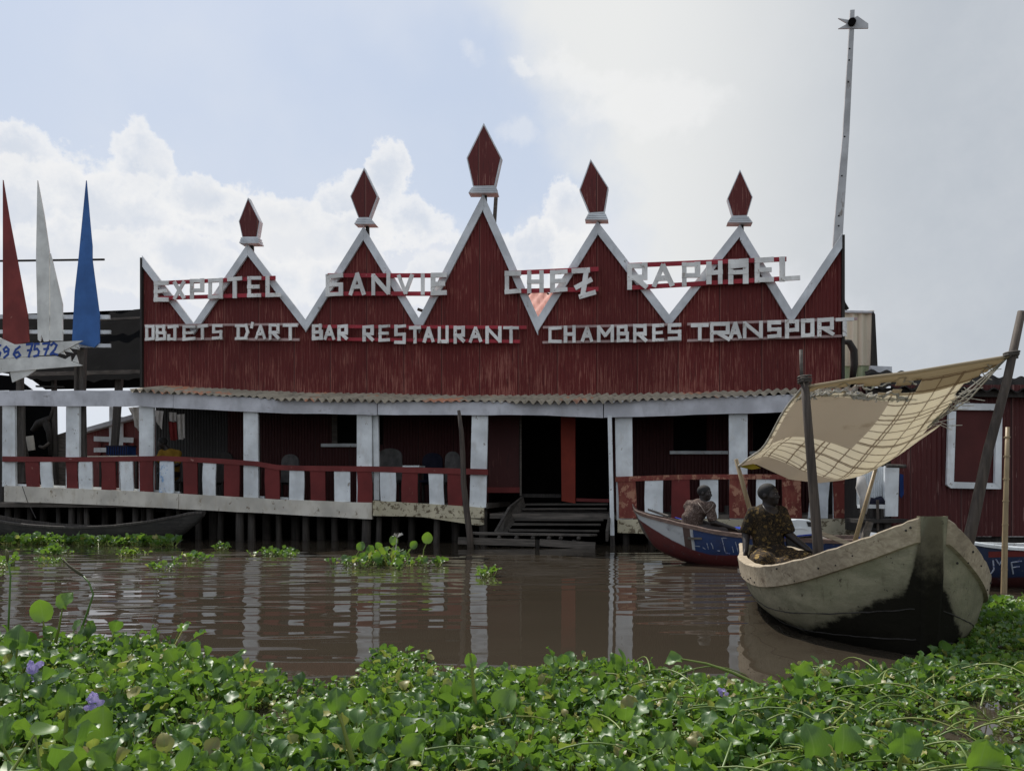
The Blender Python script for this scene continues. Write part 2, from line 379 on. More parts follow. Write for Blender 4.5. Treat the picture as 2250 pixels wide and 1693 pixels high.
# ------------------------------------------------------------------ restaurant building
def lerp_poly(pts, u):
    if u <= pts[0][0]: return pts[0][1]
    for (a, b), (c, d) in zip(pts, pts[1:]):
        if u <= c: return b + (d - b) * (u - a) / (c - a)
    return pts[-1][1]
bld = thing('restaurant_building', 'long red stilt restaurant with a zigzag white-edged front and a white-posted veranda', 'building', (0, 0, 0), mat=BM)
def corr(x0, x1, y, top, bot, pitch=.075, amp=.012, n=4, thick=.0):
    """vertical corrugated sheet in the plane local y; top/bot are functions of local x"""
    mb = MB(); N = max(2, int((x1 - x0) / pitch * n)); xs = [x0 + (x1 - x0) * i / N for i in range(N + 1)]
    rows = [[], []]
    for x in xs:
        yy = y + amp * math.sin(2 * math.pi * x / pitch)
        rows[0].append(Vector((x, yy, bot(x)))); rows[1].append(Vector((x, yy, top(x))))
    mb.grid(rows); return mb
YF = .8
ZIG = [(316, 563), (429, 711), (547, 538), (674, 703), (801, 500), (922, 700), (1063, 428), (1183, 698), (1313, 488), (1470, 692), (1625, 495), (1738, 681), (1849, 515)]
zl = [B(u, v, YF) for u, v in ZIG]; zp = [(p.x, p.z) for p in zl]
bl = [B(u, v, YF) for u, v in [(316, 852), (674, 868), (1000, 873), (1300, 871), (1755, 858), (1849, 853)]]; bp = [(p.x, p.z - .05) for p in bl]
xa, xb = zp[0][0], zp[-1][0]
corr(xa, xb, YF, lambda x: lerp_poly(zp, x) - .06, lambda x: lerp_poly(bp, x)).build('facade_wall', M['red_sheet'], bld, True)
# backing boards so the parapet has a body
mb = MB()
ring = [Vector((x, YF + .04, z - .10)) for x, z in zp] + [Vector((x, YF + .04, z)) for x, z in reversed(bp)]
mb.prism(ring, (0, .05, 0)).build('facade_backing', M['dark_wood'], bld, True)
for i in range(len(zp) - 1):
    a, b = Vector((zp[i][0], 0, zp[i][1])), Vector((zp[i + 1][0], 0, zp[i + 1][1]))
    ph = math.atan2(abs(b.z - a.z), abs(b.x - a.x)); dv = .155 / math.cos(ph)
    y0 = YF - .07 - .006 * (i % 2)
    q = [Vector((a.x, y0, a.z)), Vector((b.x, y0, b.z)), Vector((b.x, y0, b.z - dv)), Vector((a.x, y0, a.z - dv))]
    MB().prism(q, (0, .05, 0)).build('trim_board', M['trim'], bld, True)
# edge boards at both ends of the parapet
for x, zt in ((xa - .02, zp[0][1] - .05), (xb + .02, zp[-1][1] - .03)):
    MB().box((x, YF, (zt + lerp_poly(bp, x)) / 2), (.05, .16, zt - lerp_poly(bp, x))).build('corner_board', M['dark_wood'], bld, True)
# finials
FIN = [((545, 434), (524.5, 486), (571, 486), (532.5, 522), (565, 522), (528, 571, 537), 538),
       ((800, 368), (769.5, 431), (830, 431), (788, 480), (811.5, 480), (779.5, 827, 495), 500),
       ((1063, 270), (1025, 347), (1102, 346), (1039.5, 412), (1087.5, 411), (1029.6, 1094, 427), 428),
       ((1297.6, 349), (1273, 417), (1337, 412), (1295, 470), (1328, 468), (1285, 1337, 486), 488),
       ((1626, 372), (1598, 436), (1654, 433), (1610, 476), (1641.6, 475), (1597, 1654, 492), 495)]
for tp, L, Rr, bl_, br_, (bx0, bx1, bz), pv in FIN:
    y0, th = YF - .12, .15
    pts = [B(*q, y0) for q in (tp, Rr, br_, bl_, L)]
    c = sum(pts, Vector()) / 5
    inn = [c + (p - c) * .93 for p in pts]
    f = MB().prism([p + Vector((0, -.004, 0)) for p in inn], (0, th + .008, 0)).build('finial', M['finial_red'], bld, True)
    e = MB()
    for i in range(5):
        j = (i + 1) % 5
        e.prism([pts[i], pts[j], inn[j], inn[i]], (0, th, 0))
    e.build('edge_trim', M['trim'], f, True)
    b = MB(); t0, t1 = B(bl_[0] - 3, bl_[1], y0), B(br_[0] + 3, bl_[1], y0); b0, b1 = B(bx0, bz, y0), B(bx1, bz, y0)
    for k in range(3):
        s0, s1 = k / 3, (k + .70) / 3
        l0 = t0.lerp(b0, s0); r0 = t1.lerp(b1, s0); l1 = t0.lerp(b0, s1); r1 = t1.lerp(b1, s1)
        yy = y0 - .02 * k - .012
        b.prism([Vector((l0.x, yy, l0.z)), Vector((r0.x, yy, r0.z)), Vector((r1.x, yy, r1.z)), Vector((l1.x, yy, l1.z))], (0, th + .03 + .04 * k, 0))
    b.build('finial_base', M['trim'], f, True)
    s0, s1 = B((bx0 + bx1) / 2 + 4, bz - 4, YF + .02), B((bx0 + bx1) / 2 + 5, pv + 28, YF + .02)
    MB().bar(s0, s1, .07, .06).build('stem', M['dark_wood'], f, True)
p0, p1 = B(1090, 430, YF + .5), B(1082, 560, YF + .5)
MB().bar(p0, p1, .075, .06).build('roof_stick', M['old_wood'], bld, True)
p0, p1 = B(918, 679, YF + .4), B(942, 688, YF + .4)
MB().bar(p0, p1, .06, .05).build('roof_stick', M['old_wood'], bld, True)
# eaves
FT = [(-40, 858), (300, 858), (600, 876), (829, 881), (1150, 883), (1326, 882), (1755, 866), (1900, 862)]
mb = MB(); N = 1100; u0, u1 = 285, 1880; rows = [[], []]
pit = .17
for i in range(N + 1):
    u = u0 + (u1 - u0) * i / N
    a = B(u, lerp_poly(FT, u) + 1.5, -.14); x = a.x; sheet = math.floor(x / .83)
    jag = ((sheet * 7919) % 13 - 6) * .011
    wv = (.030 + .012 * math.sin(x * 1.3)) * math.sin(2 * math.pi * x / pit + .6 * math.sin(x * 2.1)) + .008 * math.sin(x * 5.3)
    zt = lerp_poly(bp, x) + .06
    rows[0].append(Vector((x, -.16 + jag, a.z + wv + .012 + jag * .3))); rows[1].append(Vector((x + .32, YF + .06, zt + .04 + wv * .8)))
mb.grid(rows).build('eaves_roof', M['tin'], bld, True, smooth=True)
def band(cut, top, bot, y, thick, name, mat, jit=.0, parent=bld, seg=40):
    """long horizontal board whose edges follow photographed lines; cut = (u0, u1)"""
    n = max(2, int((cut[1] - cut[0]) / seg)); us = [cut[0] + (cut[1] - cut[0]) * i / n for i in range(n + 1)]
    mb = MB(); T = [B(u, lerp_poly(top, u) + random.uniform(-jit, jit), y) for u in us]; Bo = [B(u, lerp_poly(bot, u) + random.uniform(-jit, jit), y) for u in us]
    mb.prism(T + Bo[::-1], (0, thick, 0)); return mb.build(name, mat, parent, True)
FB = [(-40, 891), (300, 892), (600, 907), (829, 911), (1150, 911), (1326, 917), (1755, 904), (1900, 900)]
for k, (a, b) in enumerate(((-60, 380), (381, 828), (830, 1325), (1327, 1890))):
    band((a, b), FT, FB, -.05 - .004 * k, .05, 'fascia_board', M['fascia'], .8)
# posts
DT = [(0, 1066), (270, 1077), (600, 1096), (817, 1104), (818.5, 1099), (1063, 1115), (1355, 1140), (1900, 1138)]
def slab(q, y, th, name, mat, parent=bld):
    return MB().prism([B(u, v, y) for u, v in q], (0, th, 0)).build(name, mat, parent, True)
def jit(q, a=.8): return [(u + random.uniform(-a, a), v + random.uniform(-a, a) * .4) for u, v in q]
POSTS = [(5, 33, 4, 34), (145, 174, 144, 173), (306, 338, 306, 337), (535, 567, 536, 568), (784, 817, 783, 817), (1037, 1073, 1031, 1068), (1352, 1389, 1355, 1391), (1601, 1643, 1603, 1643), (1830, 1866, 1830, 1866)]
for a, b, c, d in POSTS:
    vt = lerp_poly(FB, a) - 8; vb = lerp_poly(DT, c) + 2
    slab(jit([(a, vt), (b, vt), (d, vb), (c, vb)]), .03, .06, 'veranda_post', M['white'])
for a, b, v1, mat in ((819, 831, 1098, 'white'), (560, 567, 1075, 'pile'), (175, 185, 1072, 'pile'), (36, 50, 1060, 'pile')):
    slab(jit([(a, lerp_poly(FB, a) - 8), (b, lerp_poly(FB, a) - 8), (b + 3, v1), (a + 3, v1)], .5), .11, .07, 'thin_post', M[mat])
f = slab([(1335, 912), (1344, 912), (1350, 1176), (1341, 1176)], -.20, .08, 'thin_post', M['white'])
slab([(1340, 1176), (1350, 1176), (1352, 1215), (1342, 1215)], -.19, .06, 'post_foot', M['pile'], f)
# railings: handrail + balusters
def railing(rails, bal):
    r = None
    for (u0, u1, ta, tb, mat) in rails:
        o = MB(); n = max(2, int((u1 - u0) / 50)); us = [u0 + (u1 - u0) * i / n for i in range(n + 1)]
        o.prism([B(u, lerp_poly(ta, u), -.03) for u in us] + [B(u, lerp_poly(tb, u), -.03) for u in us][::-1], (0, .06, 0))
        if r is None: r = o.build('railing', mat, bld, True)
        else: o.build('handrail', mat, r, True)
    for (c, a, b, dl, vb, mat) in bal:
        vt = lerp_poly(rails[0][2], a) + 8
        q = [(a, vt), (b, vt), (b + dl + random.uniform(-2, 2), vb), (a + dl + random.uniform(-2, 2), vb)]
        um = ((q[1][0] + q[2][0]) / 2 + random.uniform(-1.6, 1.6), (vt + vb) / 2); un = ((q[0][0] + q[3][0]) / 2 + random.uniform(-1.6, 1.6), (vt + vb) / 2)
        slab([q[0], q[1], um, q[2], q[3], un], -.014 + random.uniform(-.005, .005), .032, 'baluster', M[mat], r)
RT = [(5, 1002), (160, 1004), (366, 1001), (500, 1008), (600, 1016), (614, 1022), (820, 1024), (1072, 1030)]
RB = [(5, 1014), (160, 1014), (366, 1012), (500, 1019), (600, 1026), (614, 1033), (820, 1036), (1072, 1043)]
def db(u): return lerp_poly(DT, u) + 1
L1 = [('R', 55, 84, 2), ('W', 88, 113, 2), ('R', 144, 169, 1), ('W', 174, 202, 0), ('R', 222, 252, 0), ('W', 264, 291, 1), ('R', 306, 336, 1), ('S', 351, 381, -1), ('R', 401, 433, 1), ('W', 446, 475, 0), ('R', 492, 526, 0),
      ('R', 582, 613, 1), ('W', 636, 668, 0), ('R', 681, 714, 0), ('W', 734, 769, 0), ('R', 784, 816, 0), ('W', 835, 869, 0), ('R', 884, 918, 0), ('W', 941, 974, 1), ('R', 983, 1017, 0)]
mm = {'R': 'red', 'W': 'white', 'S': 'stain_white', 'O': 'worn_red'}
railing([(5, 613, RT, RB, M['rail_red']), (612, 1072, RT, RB, M['rail_red'])], [(c, a, b, d, db(a), mm[c]) for c, a, b, d in L1])
RT2 = [(1352, 1047), (1500, 1042), (1700, 1041), (1876, 1048)]; RB2 = [(1352, 1058), (1500, 1053), (1700, 1052), (1876, 1059)]
L2 = [('O', 1357, 1396, 3), ('W', 1417, 1457, 0), ('R', 1476, 1515, 1), ('W', 1538, 1578, 1), ('O', 1603, 1643, -2), ('W', 1662, 1704, 0), ('O', 1718, 1760, 1), ('W', 1783, 1824, -6), ('O', 1830, 1872, 1)]
railing([(1352, 1876, RT2, RB2, M['worn_red'])], [(c, a, b, d, 1138, mm[c]) for c, a, b, d in L2])
for a, b in ((33, 90), (115, 143), (204, 262), (292, 305), (338, 350), (383, 395), (570, 581), (615, 634), (1580, 1601)):
    slab([(a, db(a) - 6), (b, db(b) - 6), (b, db(b) + 2), (a, db(a) + 2)], .12, .05, 'kick_board', M['white'])
# deck edge beams
DB1 = [(0, 1101), (270, 1111), (600, 1128), (817, 1140)]
band((9, 392), DT, DB1, -.03, .09, 'deck_beam', M['deck_beam'], .6)
band((393, 817), DT, DB1, -.034, .09, 'deck_beam', M['deck_beam'], .6)
band((819, 1063), [(819, 1099), (1063, 1115)], [(819, 1133), (1063, 1138)], -.06, .09, 'deck_beam', M['cracked'], .8)
slab([(900, 1131), (1062, 1141), (1063, 1152), (1050, 1154), (960, 1140)], -.05, .06, 'deck_plank', M['cracked'])
band((1357, 1910), [(1357, 1141), (1910, 1139)], [(1357, 1170), (1500, 1174), (1910, 1176)], -.05, .09, 'deck_beam', M['cracked'], .8)
# deck slab, ceiling, back walls, black screen added under the deck
za = .86
xl, xr = -17.0, B(1905, 1100, 0).x
def bxl(u, y): return B(u, 1000, y).x
MB().box(((xl + bxl(1070, 0)) / 2, 3.2, za - .10), (bxl(1070, 0) - xl, 6.3, .10)).build('deck', M['old_wood'], bld, True)
MB().box(((bxl(1075, 0) + xr) / 2, 3.2, za - .30), (xr - bxl(1075, 0), 6.3, .10)).build('deck', M['old_wood'], bld, True)
YB = 2.0
xg0, xg1 = bxl(341, YB), bxl(500, YB)
flat = lambda z: (lambda x: z)
corr(xg0, xg1, YB, flat(3.1), flat(za - .3)).build('grey_wall', M['grey_sheet'], bld, True)
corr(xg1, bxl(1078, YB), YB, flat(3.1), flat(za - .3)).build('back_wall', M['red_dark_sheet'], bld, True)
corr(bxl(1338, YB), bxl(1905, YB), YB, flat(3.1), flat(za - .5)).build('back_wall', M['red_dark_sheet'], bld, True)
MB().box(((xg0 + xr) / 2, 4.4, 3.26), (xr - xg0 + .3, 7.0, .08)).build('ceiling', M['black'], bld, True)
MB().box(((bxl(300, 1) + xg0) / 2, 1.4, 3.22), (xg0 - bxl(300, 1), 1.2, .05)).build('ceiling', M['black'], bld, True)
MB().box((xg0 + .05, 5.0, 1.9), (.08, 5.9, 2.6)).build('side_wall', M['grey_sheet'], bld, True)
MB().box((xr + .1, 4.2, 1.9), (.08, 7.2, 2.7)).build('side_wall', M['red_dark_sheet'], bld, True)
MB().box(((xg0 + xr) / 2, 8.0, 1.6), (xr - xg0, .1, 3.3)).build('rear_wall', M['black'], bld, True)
# entrance bay: red panel, door openings, orange pillar
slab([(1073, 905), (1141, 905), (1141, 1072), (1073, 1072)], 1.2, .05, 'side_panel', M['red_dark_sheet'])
slab([(1070, 1070), (1142, 1070), (1142, 1082), (1070, 1082)], 1.17, .09, 'door_sill', M['rail_red'])
slab([(1142, 905), (1146, 905), (1146, 1088), (1142, 1088)], 1.15, .04, 'door_jamb', M['old_wood'])
slab([(1232, 905), (1264, 905), (1264, 1105), (1234, 1100)], .9, .16, 'door_pillar', M['orange_post'])
slab([(1266, 1094), (1338, 1096), (1338, 1103), (1266, 1101)], .95, .08, 'door_sill', M['rail_red'])
slab([(1142, 1084), (1232, 1085), (1232, 1093), (1142, 1092)], 1.3, .08, 'door_sill', M['dark_wood'])
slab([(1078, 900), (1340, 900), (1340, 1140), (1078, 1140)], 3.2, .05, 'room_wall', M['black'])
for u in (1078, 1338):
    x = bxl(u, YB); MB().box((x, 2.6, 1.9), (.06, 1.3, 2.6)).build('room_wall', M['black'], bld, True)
# windows
def window(op, frame_l, sill):
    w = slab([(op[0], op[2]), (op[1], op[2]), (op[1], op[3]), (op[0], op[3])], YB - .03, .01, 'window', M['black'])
    if frame_l: slab([(frame_l[0], op[2] - 4), (frame_l[1], op[2] - 4), (frame_l[1], sill[2]), (frame_l[0], sill[2])], YB - .08, .04, 'window_frame', M['old_wood'], w)
    slab([(sill[0], sill[2]), (sill[1], sill[2]), (sill[1], sill[3]), (sill[0], sill[3])], YB - .14, .12, 'window_sill', M['white'], w)
window((741, 840, 905, 976), (729, 741), (705, 800, 974, 981))
window((1480, 1552, 905, 990), None, (1472, 1600, 990, 997))
window((1655, 1740, 905, 992), None, (1648, 1760, 991, 998))
# main roof behind the parapet
ap = B(1183, 636, 5.0)
rb = MB(); N = 420; x0, x1 = -5.2, 5.6
rows = [[], []]
for i in range(N + 1):
    x = x0 + (x1 - x0) * i / N; t = (x - x0) / (ap.x - x0) if x < ap.x else (x1 - x) / (x1 - ap.x)
    wv = .03 * math.sin(2 * math.pi * x / .24)
    rows[0].append(Vector((x, YF + .2, 3.35))); rows[1].append(Vector((x + .0, YF + .2 + 4.0 * t, 3.35 + (ap.z - 3.35) * t)))
M_ = 14; rws = []
for k in range(M_ + 1):
    rws.append([])
    for i in range(N + 1):
        p = rows[0][i].lerp(rows[1][i], k / M_); p.z += .05 * math.sin(2 * math.pi * (p.x - .35 * (p.y - 1)) / .26); rws[-1].append(p)
roof = rb.grid(rws).build('roof', M['pink_roof'], bld, True, smooth=True)
MB().add([(x0, YF + .2, 3.35), (ap.x, ap.y, ap.z), (ap.x, 9, ap.z), (x0, 9, 3.35)], [(0, 1, 2, 3)]).add([(x1, YF + .2, 3.35), (x1, 9, 3.35), (ap.x, 9, ap.z), (ap.x, ap.y, ap.z)], [(0, 1, 2, 3)]).build('roof_side', M['pink_roof'], roof, True)
# piles under the deck
for u, y, r in [(18, .3, .07), (40, 1.0, .09), (66, .5, .06), (96, 1.2, .09), (128, .3, .05), (158, .15, .07), (176, .5, .06), (190, .2, .06), (232, .9, .08), (263, .3, .08), (298, .25, .07), (316, .6, .06), (330, .2, .08), (372, .8, .09), (392, .3, .05), (436, .6, .08), (470, 1.0, .12), (486, .5, .07),
                (527, .05, .09), (553, .15, .085), (585, .8, .1), (612, .5, .07), (648, 1.0, .1), (672, .4, .08), (704, .9, .1), (735, .6, .08), (772, 1.0, .09), (806, .05, .10), (834, .12, .065), (870, .9, .09), (905, .7, .08), (961, .1, .07), (1000, .9, .09), (1062, .15, .09), (1375, .2, .07), (1432, .4, .08), (1480, .2, .07), (1530, .5, .08), (1600, .2, .08), (1700, .3, .08), (1800, .3, .08), (1890, .2, .08)]:
    a = B(u, 1100, y + .12); lean = random.uniform(-.04, .04)
    MB().tube([(a.x + lean, y + .12, -.6), (a.x + lean * .3, y + .12, .3), (a.x, y + .12, za - .08)], [r * 1.1, r, r * .95], 8).build('pile', M['pile'], bld, True, smooth=True)
mb = MB(); x = xl; k = 0
while x < xr:
    w = random.uniform(.18, .42)
    if random.random() < .97 or x < -5.5: mb.box((x + w / 2, 3.0 + random.uniform(-.1, .1), .1), (w + .02 if x < -5.5 else w - .006, .03, 1.35 + random.uniform(-.1, .1)), Matrix.Rotation(random.uniform(-.03, .03), 3, 'Y'))
    x += w
mb.box(((xl - 6) / 2, 3.25, .03), (-6 - xl, .04, 1.25))
mb.build('underdeck_blackout', M['black'], bld, True)  # added black screen, blocks bright water and sky behind the piles
slab([(-260, 880), (4, 880), (6, 1108), (-260, 1108)], .6, .05, 'end_wall', M['dark_wood'])

# ------------------------------------------------------------------ landing stairs
xs0, xs1 = B(1141, 1100, 0).x, B(1338, 1100, 0).x
stair_base = BM @ Vector(((xs0 + xs1) / 2, -.4, 0))
st = thing('landing_stairs', 'dark weathered plank steps leading from the water up to the doorway between white posts', 'stairs', stair_base, mat=BM @ Matrix.Translation(((xs0 + xs1) / 2, -.4, 0)))
def lb(pts): return [BM @ Vector(p) for p in pts]
def wmb(mb): mb.v = [BM @ q for q in mb.v]; return mb
for k in range(6):
    t = k / 5; y = .75 - 1.2 * t; z = .80 - .50 * t; dx = .10 * t
    mb = MB()
    for j in range(2):
        yy = y - .10 * j
        mb.box(((xs0 + xs1) / 2 - dx - .05 * t, yy + random.uniform(-.01, .01), z + random.uniform(-.012, .012)), (xs1 - xs0 - .05 + random.uniform(-.06, .04), .098, .035), Matrix.Rotation(random.uniform(-.008, .008), 3, 'Y'))
    wmb(mb).build('tread', M['tread'], st)
wmb(MB().prism([Vector((xs0 - .05, .6, .95)), Vector((xs0 - .22, -.05, .75)), Vector((xs0 - .42, -.55, .28)), Vector((xs0 - .28, -.55, .15)), Vector((xs0 - .1, .2, .55)), Vector((xs0 - .0, .6, .75))], (.05, 0, 0))).build('stringer', M['tread'], st)
wmb(MB().prism([Vector((xs1, .6, .9)), Vector((xs1 + .02, .1, .8)), Vector((xs1 - .05, -.5, .3)), Vector((xs1 - .05, -.5, .1)), Vector((xs1, .6, .6))], (.05, 0, 0))).build('stringer', M['tread'], st)
mb = MB()
for j in range(4):
    a = B(1033 + 4 * j, 1170, -.55 - .13 * j); b = B(1312 - 5 * j, 1176, -.55 - .13 * j)
    mb.bar((a.x, -.55 - .13 * j, .25), (b.x, -.55 - .13 * j, .235 + random.uniform(-.01, .01)), .125, .035, (0, 0, 1))
wmb(mb).build('landing', M['old_wood'], st)
mb = MB()
for u in (1098, 1136, 1172, 1207, 1233, 1272):
    q = B(u, 1180, -.9); mb.tube([(q.x, -1.0, .185), (q.x, -.3, .20)], .04, 7)
wmb(mb).build('joist', M['pile'], st, smooth=True)
a = B(1007, 1191, -.98); b = B(1176, 1193, -.98); c = B(1186, 1194, -.99); d = B(1308, 1201, -.99)
wmb(MB().bar((a.x, -.98, .12), (b.x, -.98, .09), .13, .07)).build('front_beam', M['old_wood'], st)
wmb(MB().bar((c.x, -.985, .10), (d.x, -.985, .045), .13, .07)).build('front_beam', M['old_wood'], st)
for u in (1050, 1180, 1262):
    q = B(u, 1200, -.9); wmb(MB().tube([(q.x, -.88, -.5), (q.x, -.88, .15)], .05, 8)).build('support_pile', M['pile'], st, smooth=True)
q0, q1 = BM @ B(1008, 901, -1.1), BM @ B(1034, 1225, -1.1)
pl = [q0.lerp(q1, t) + Vector((.02 * math.sin(t * 9), 0, 0)) for t in (0, .15, .3, .5, .7, .85, 1)]
o = MB().tube(pl, [.03, .045, .05, .055, .06, .062, .064], 8).build('mooring_pole', M['pole'], None, smooth=True)
recenter(o, pl[-1]); tag(o, 'crooked bare wooden pole standing in the water at the left end of the landing steps', 'pole')

# ------------------------------------------------------------------ plank-letter signs
LET = {'A': [((0, 0), (.5, 1)), ((1, 0), (.5, 1)), ((.22, .36), (.78, .36))],
 'B': [((0, 0), (0, 1)), ((0, 1), (.86, 1)), ((0, .5), (1, .5)), ((0, 0), (1, 0)), ((.86, .5), (.86, 1)), ((1, 0), (1, .5))],
 'C': [((0, 0), (0, 1)), ((0, 1), (1, 1)), ((0, 0), (1, 0))],
 'D': [((.15, 0), (.15, 1)), ((0, 1), (.85, 1)), ((0, 0), (.85, 0)), ((.85, 1), (1, .5)), ((1, .5), (.8, 0))],
 'E': [((0, 0), (0, 1)), ((0, 1), (1, 1)), ((0, .5), (.85, .5)), ((0, 0), (1, 0))],
 'F': [((0, 0), (0, 1)), ((0, 1), (1, 1)), ((0, .5), (.8, .5))],
 'G': [((0, 0), (0, 1)), ((0, 1), (1, 1)), ((.3, .52), (1, .52)), ((1, 0), (1, .5)), ((.2, 0), (1, 0))],
 'H': [((0, 0), (0, 1)), ((1, 0), (1, 1)), ((0, .5), (1, .5))],
 'I': [((.5, 0), (.5, 1))],
 'J': [((0, 1), (1, 1)), ((.75, 0), (.75, 1)), ((0, 0), (.75, 0)), ((0, 0), (0, .25))],
 'L': [((0, 0), (0, 1)), ((0, 0), (1, 0))],
 'M': [((0, 0), (0, 1)), ((1, 0), (1, 1)), ((0, 1), (.5, .35)), ((1, 1), (.5, .35))],
 'N': [((0, 0), (0, 1)), ((1, 0), (1, 1)), ((0, 1), (1, 0))],
 'O': [((0, 0), (0, 1)), ((1, 0), (1, 1)), ((0, 1), (1, 1)), ((0, 0), (1, 0))],
 'P': [((0, 0), (0, 1)), ((0, 1), (1, 1)), ((0, .42), (1, .42)), ((1, .42), (1, 1))],
 'R': [((0, 0), (0, 1)), ((0, 1), (.92, 1)), ((0, .45), (.92, .45)), ((.92, .45), (.92, 1)), ((.3, .45), (1, 0))],
 'S': [((0, 1), (1, 1)), ((0, .5), (0, 1)), ((0, .5), (1, .5)), ((1, 0), (1, .5)), ((0, 0), (1, 0))],
 'T': [((.5, 0), (.5, 1)), ((0, 1), (1, 1))],
 'U': [((0, 0), (0, 1)), ((1, 0), (1, 1)), ((0, 0), (1, 0))],
 'V': [((.5, 0), (0, 1)), ((.5, 0), (1, 1))],
 'X': [((0, 0), (1, 1)), ((1, 0), (0, 1))],
 'Z': [((0, 1), (.66, 1)), ((.60, 1), (.42, 0)), ((.1, .36), (.82, .62)), ((.3, 0), (1, .12))],
 "'": [((.8, 1), (.1, .55))],
 'Q': [((0, 0), (0, 1)), ((1, 0), (1, 1)), ((0, 1), (1, 1)), ((0, .46), (1, .46)), ((.15, .78), (.85, .78))]}   # the blocky A
def letter(ch, u0, u1, v0, v1, y, pw, parent, mat):
    mb = MB(); a, b = B(u0, v1, y), B(u1, v0, y); w, h = b.x - a.x, b.z - a.z
    for k, (s, e) in enumerate(LET[ch]):
        f = lambda q: Vector((a.x + pw / 2 + q[0] * (w - pw) if w > pw else (a.x + b.x) / 2, y - .004 * k, a.z + pw / 2 + q[1] * (h - pw)))
        p, q = f(s), f(e); d = (q - p).normalized(); ext = pw / 2
        if ch in 'AVXNMRZ' and abs(d.x) > .1 and abs(d.z) > .1: ext = pw * .25
        rot = random.uniform(-.03, .03)
        mb.bar(p - d * ext + Vector((0, 0, rot * .3)), q + d * ext - Vector((0, 0, rot * .3)), pw * random.uniform(.86, 1.12), .03)
    wmb(mb).build('letter', mat, parent)
def sign(text, label, letters, rails, railmat, pw, y=YF - .16):
    c = BM @ B(sum(l[1] for l in letters) / len(letters), letters[0][4], y)
    s = thing('plank_letter_sign', label, 'sign', c, 'plank letter signs on the restaurant front')
    for (a, va, b, vb, hh) in rails:
        p, q = B(a, va, y + .035), B(b, vb, y + .035)
        wmb(MB().bar((p.x, y + .04, p.z), (q.x, y + .04, q.z), hh, .03)).build('rail', railmat, s)
        for t in (.1, .5, .9):
            w_ = p.lerp(q, t)
            ends = None
    for (ch, u0, u1, v0, v1) in letters: letter(ch, u0, u1, v0, v1, y, pw, s, M['letter'])
    return s
sign('EXPOTEL', 'upper white plank-letter sign reading EXPOTEL across the leftmost gap of the zigzag',
     [('E', 339, 371, 617, 663), ('X', 380, 408, 615, 660), ('P', 418, 449, 612, 658), ('O', 458, 490, 611, 657), ('T', 500, 532, 608, 656), ('E', 544, 574, 606, 654), ('L', 584, 617, 605, 653)],
     [(345, 622, 605, 610, .085), (345, 655, 600, 647, .085)], M['sign_red'], .085)
sign('GANVIE', 'upper white plank-letter sign reading GANVIE left of the tallest peak',
     [('G', 716, 754, 601, 652), ('A', 766, 804, 597, 651), ('N', 816, 858, 600, 649), ('V', 872, 910, 600, 649), ('I', 922, 936, 600, 649), ('E', 947, 982, 599, 649)],
     [(720, 605, 980, 605, .09), (720, 645, 980, 645, .09)], M['sign_red'], .09)
sign('CHEZ', 'upper white plank-letter sign reading CHEZ with its last letter sliding down crooked',
     [('C', 1109, 1145, 595, 646), ('H', 1158, 1195, 593, 645), ('E', 1209, 1247, 592, 643), ('Z', 1256, 1312, 588, 657)],
     [(1112, 600, 1315, 591, .09), (1112, 640, 1315, 635, .09)], M['sign_red'], .095)
sign('RAPHAEL', 'upper white plank-letter sign reading RAPHAEL at the right end of the zigzag',
     [('R', 1378, 1425, 578, 637), ('A', 1432, 1482, 576, 634), ('P', 1498, 1538, 575, 629), ('H', 1552, 1588, 573, 625), ('Q', 1600, 1644, 568, 625), ('E', 1658, 1700, 565, 621), ('L', 1713, 1758, 563, 618)],
     [(1380, 583, 1728, 569, .09), (1384, 632, 1720, 612, .09)], M['sign_red'], .10)
sign("OBJETS D'ART", "lower white plank-letter sign reading OBJETS D'ART at the left end of the front",
     [('O', 320, 340, 714, 748), ('B', 343, 366, 714, 748), ('J', 369, 392, 714, 748), ('E', 402, 430, 714, 748), ('T', 433, 457, 713, 747), ('S', 467, 489, 712, 746), ('D', 517, 548, 712, 747), ("'", 550, 558, 708, 728), ('A', 560, 585, 712, 747), ('R', 591, 616, 711, 747), ('T', 622, 654, 711, 748)],
     [(318, 715, 656, 712, .05), (318, 746, 490, 744, .055), (516, 745, 658, 746, .055)], M['sign_pale'], .062)
sign('BAR RESTAURANT', 'lower white plank-letter sign reading BAR RESTAURANT under the tallest peak',
     [('B', 686, 710, 712, 747), ('A', 711, 737, 713, 748), ('R', 742, 766, 713, 749), ('R', 797, 823, 714, 751), ('E', 832, 857, 713, 751), ('S', 867, 892, 713, 756), ('T', 899, 925, 716, 754), ('A', 929, 955, 716, 754), ('U', 962, 986, 716, 754), ('R', 997, 1023, 716, 754), ('A', 1030, 1060, 716, 754), ('N', 1067, 1102, 716, 754), ('T', 1106, 1140, 716, 754)],
     [(688, 717, 1157, 719, .07), (688, 744, 1142, 750, .07)], M['sign_red'], .068)
sign('CHAMBRES', 'lower white plank-letter sign reading CHAMBRES right of the tallest peak',
     [('C', 1205, 1234, 717, 754), ('H', 1239, 1265, 715, 753), ('A', 1276, 1304, 715, 753), ('M', 1312, 1349, 714, 752), ('B', 1355, 1382, 714, 752), ('R', 1391, 1423, 712, 752), ('E', 1433, 1459, 711, 751), ('S', 1467, 1497, 710, 748)],
     [(1193, 719, 1497, 712, .05), (1192, 752, 1497, 747, .05)], M['sign_pale'], .068)
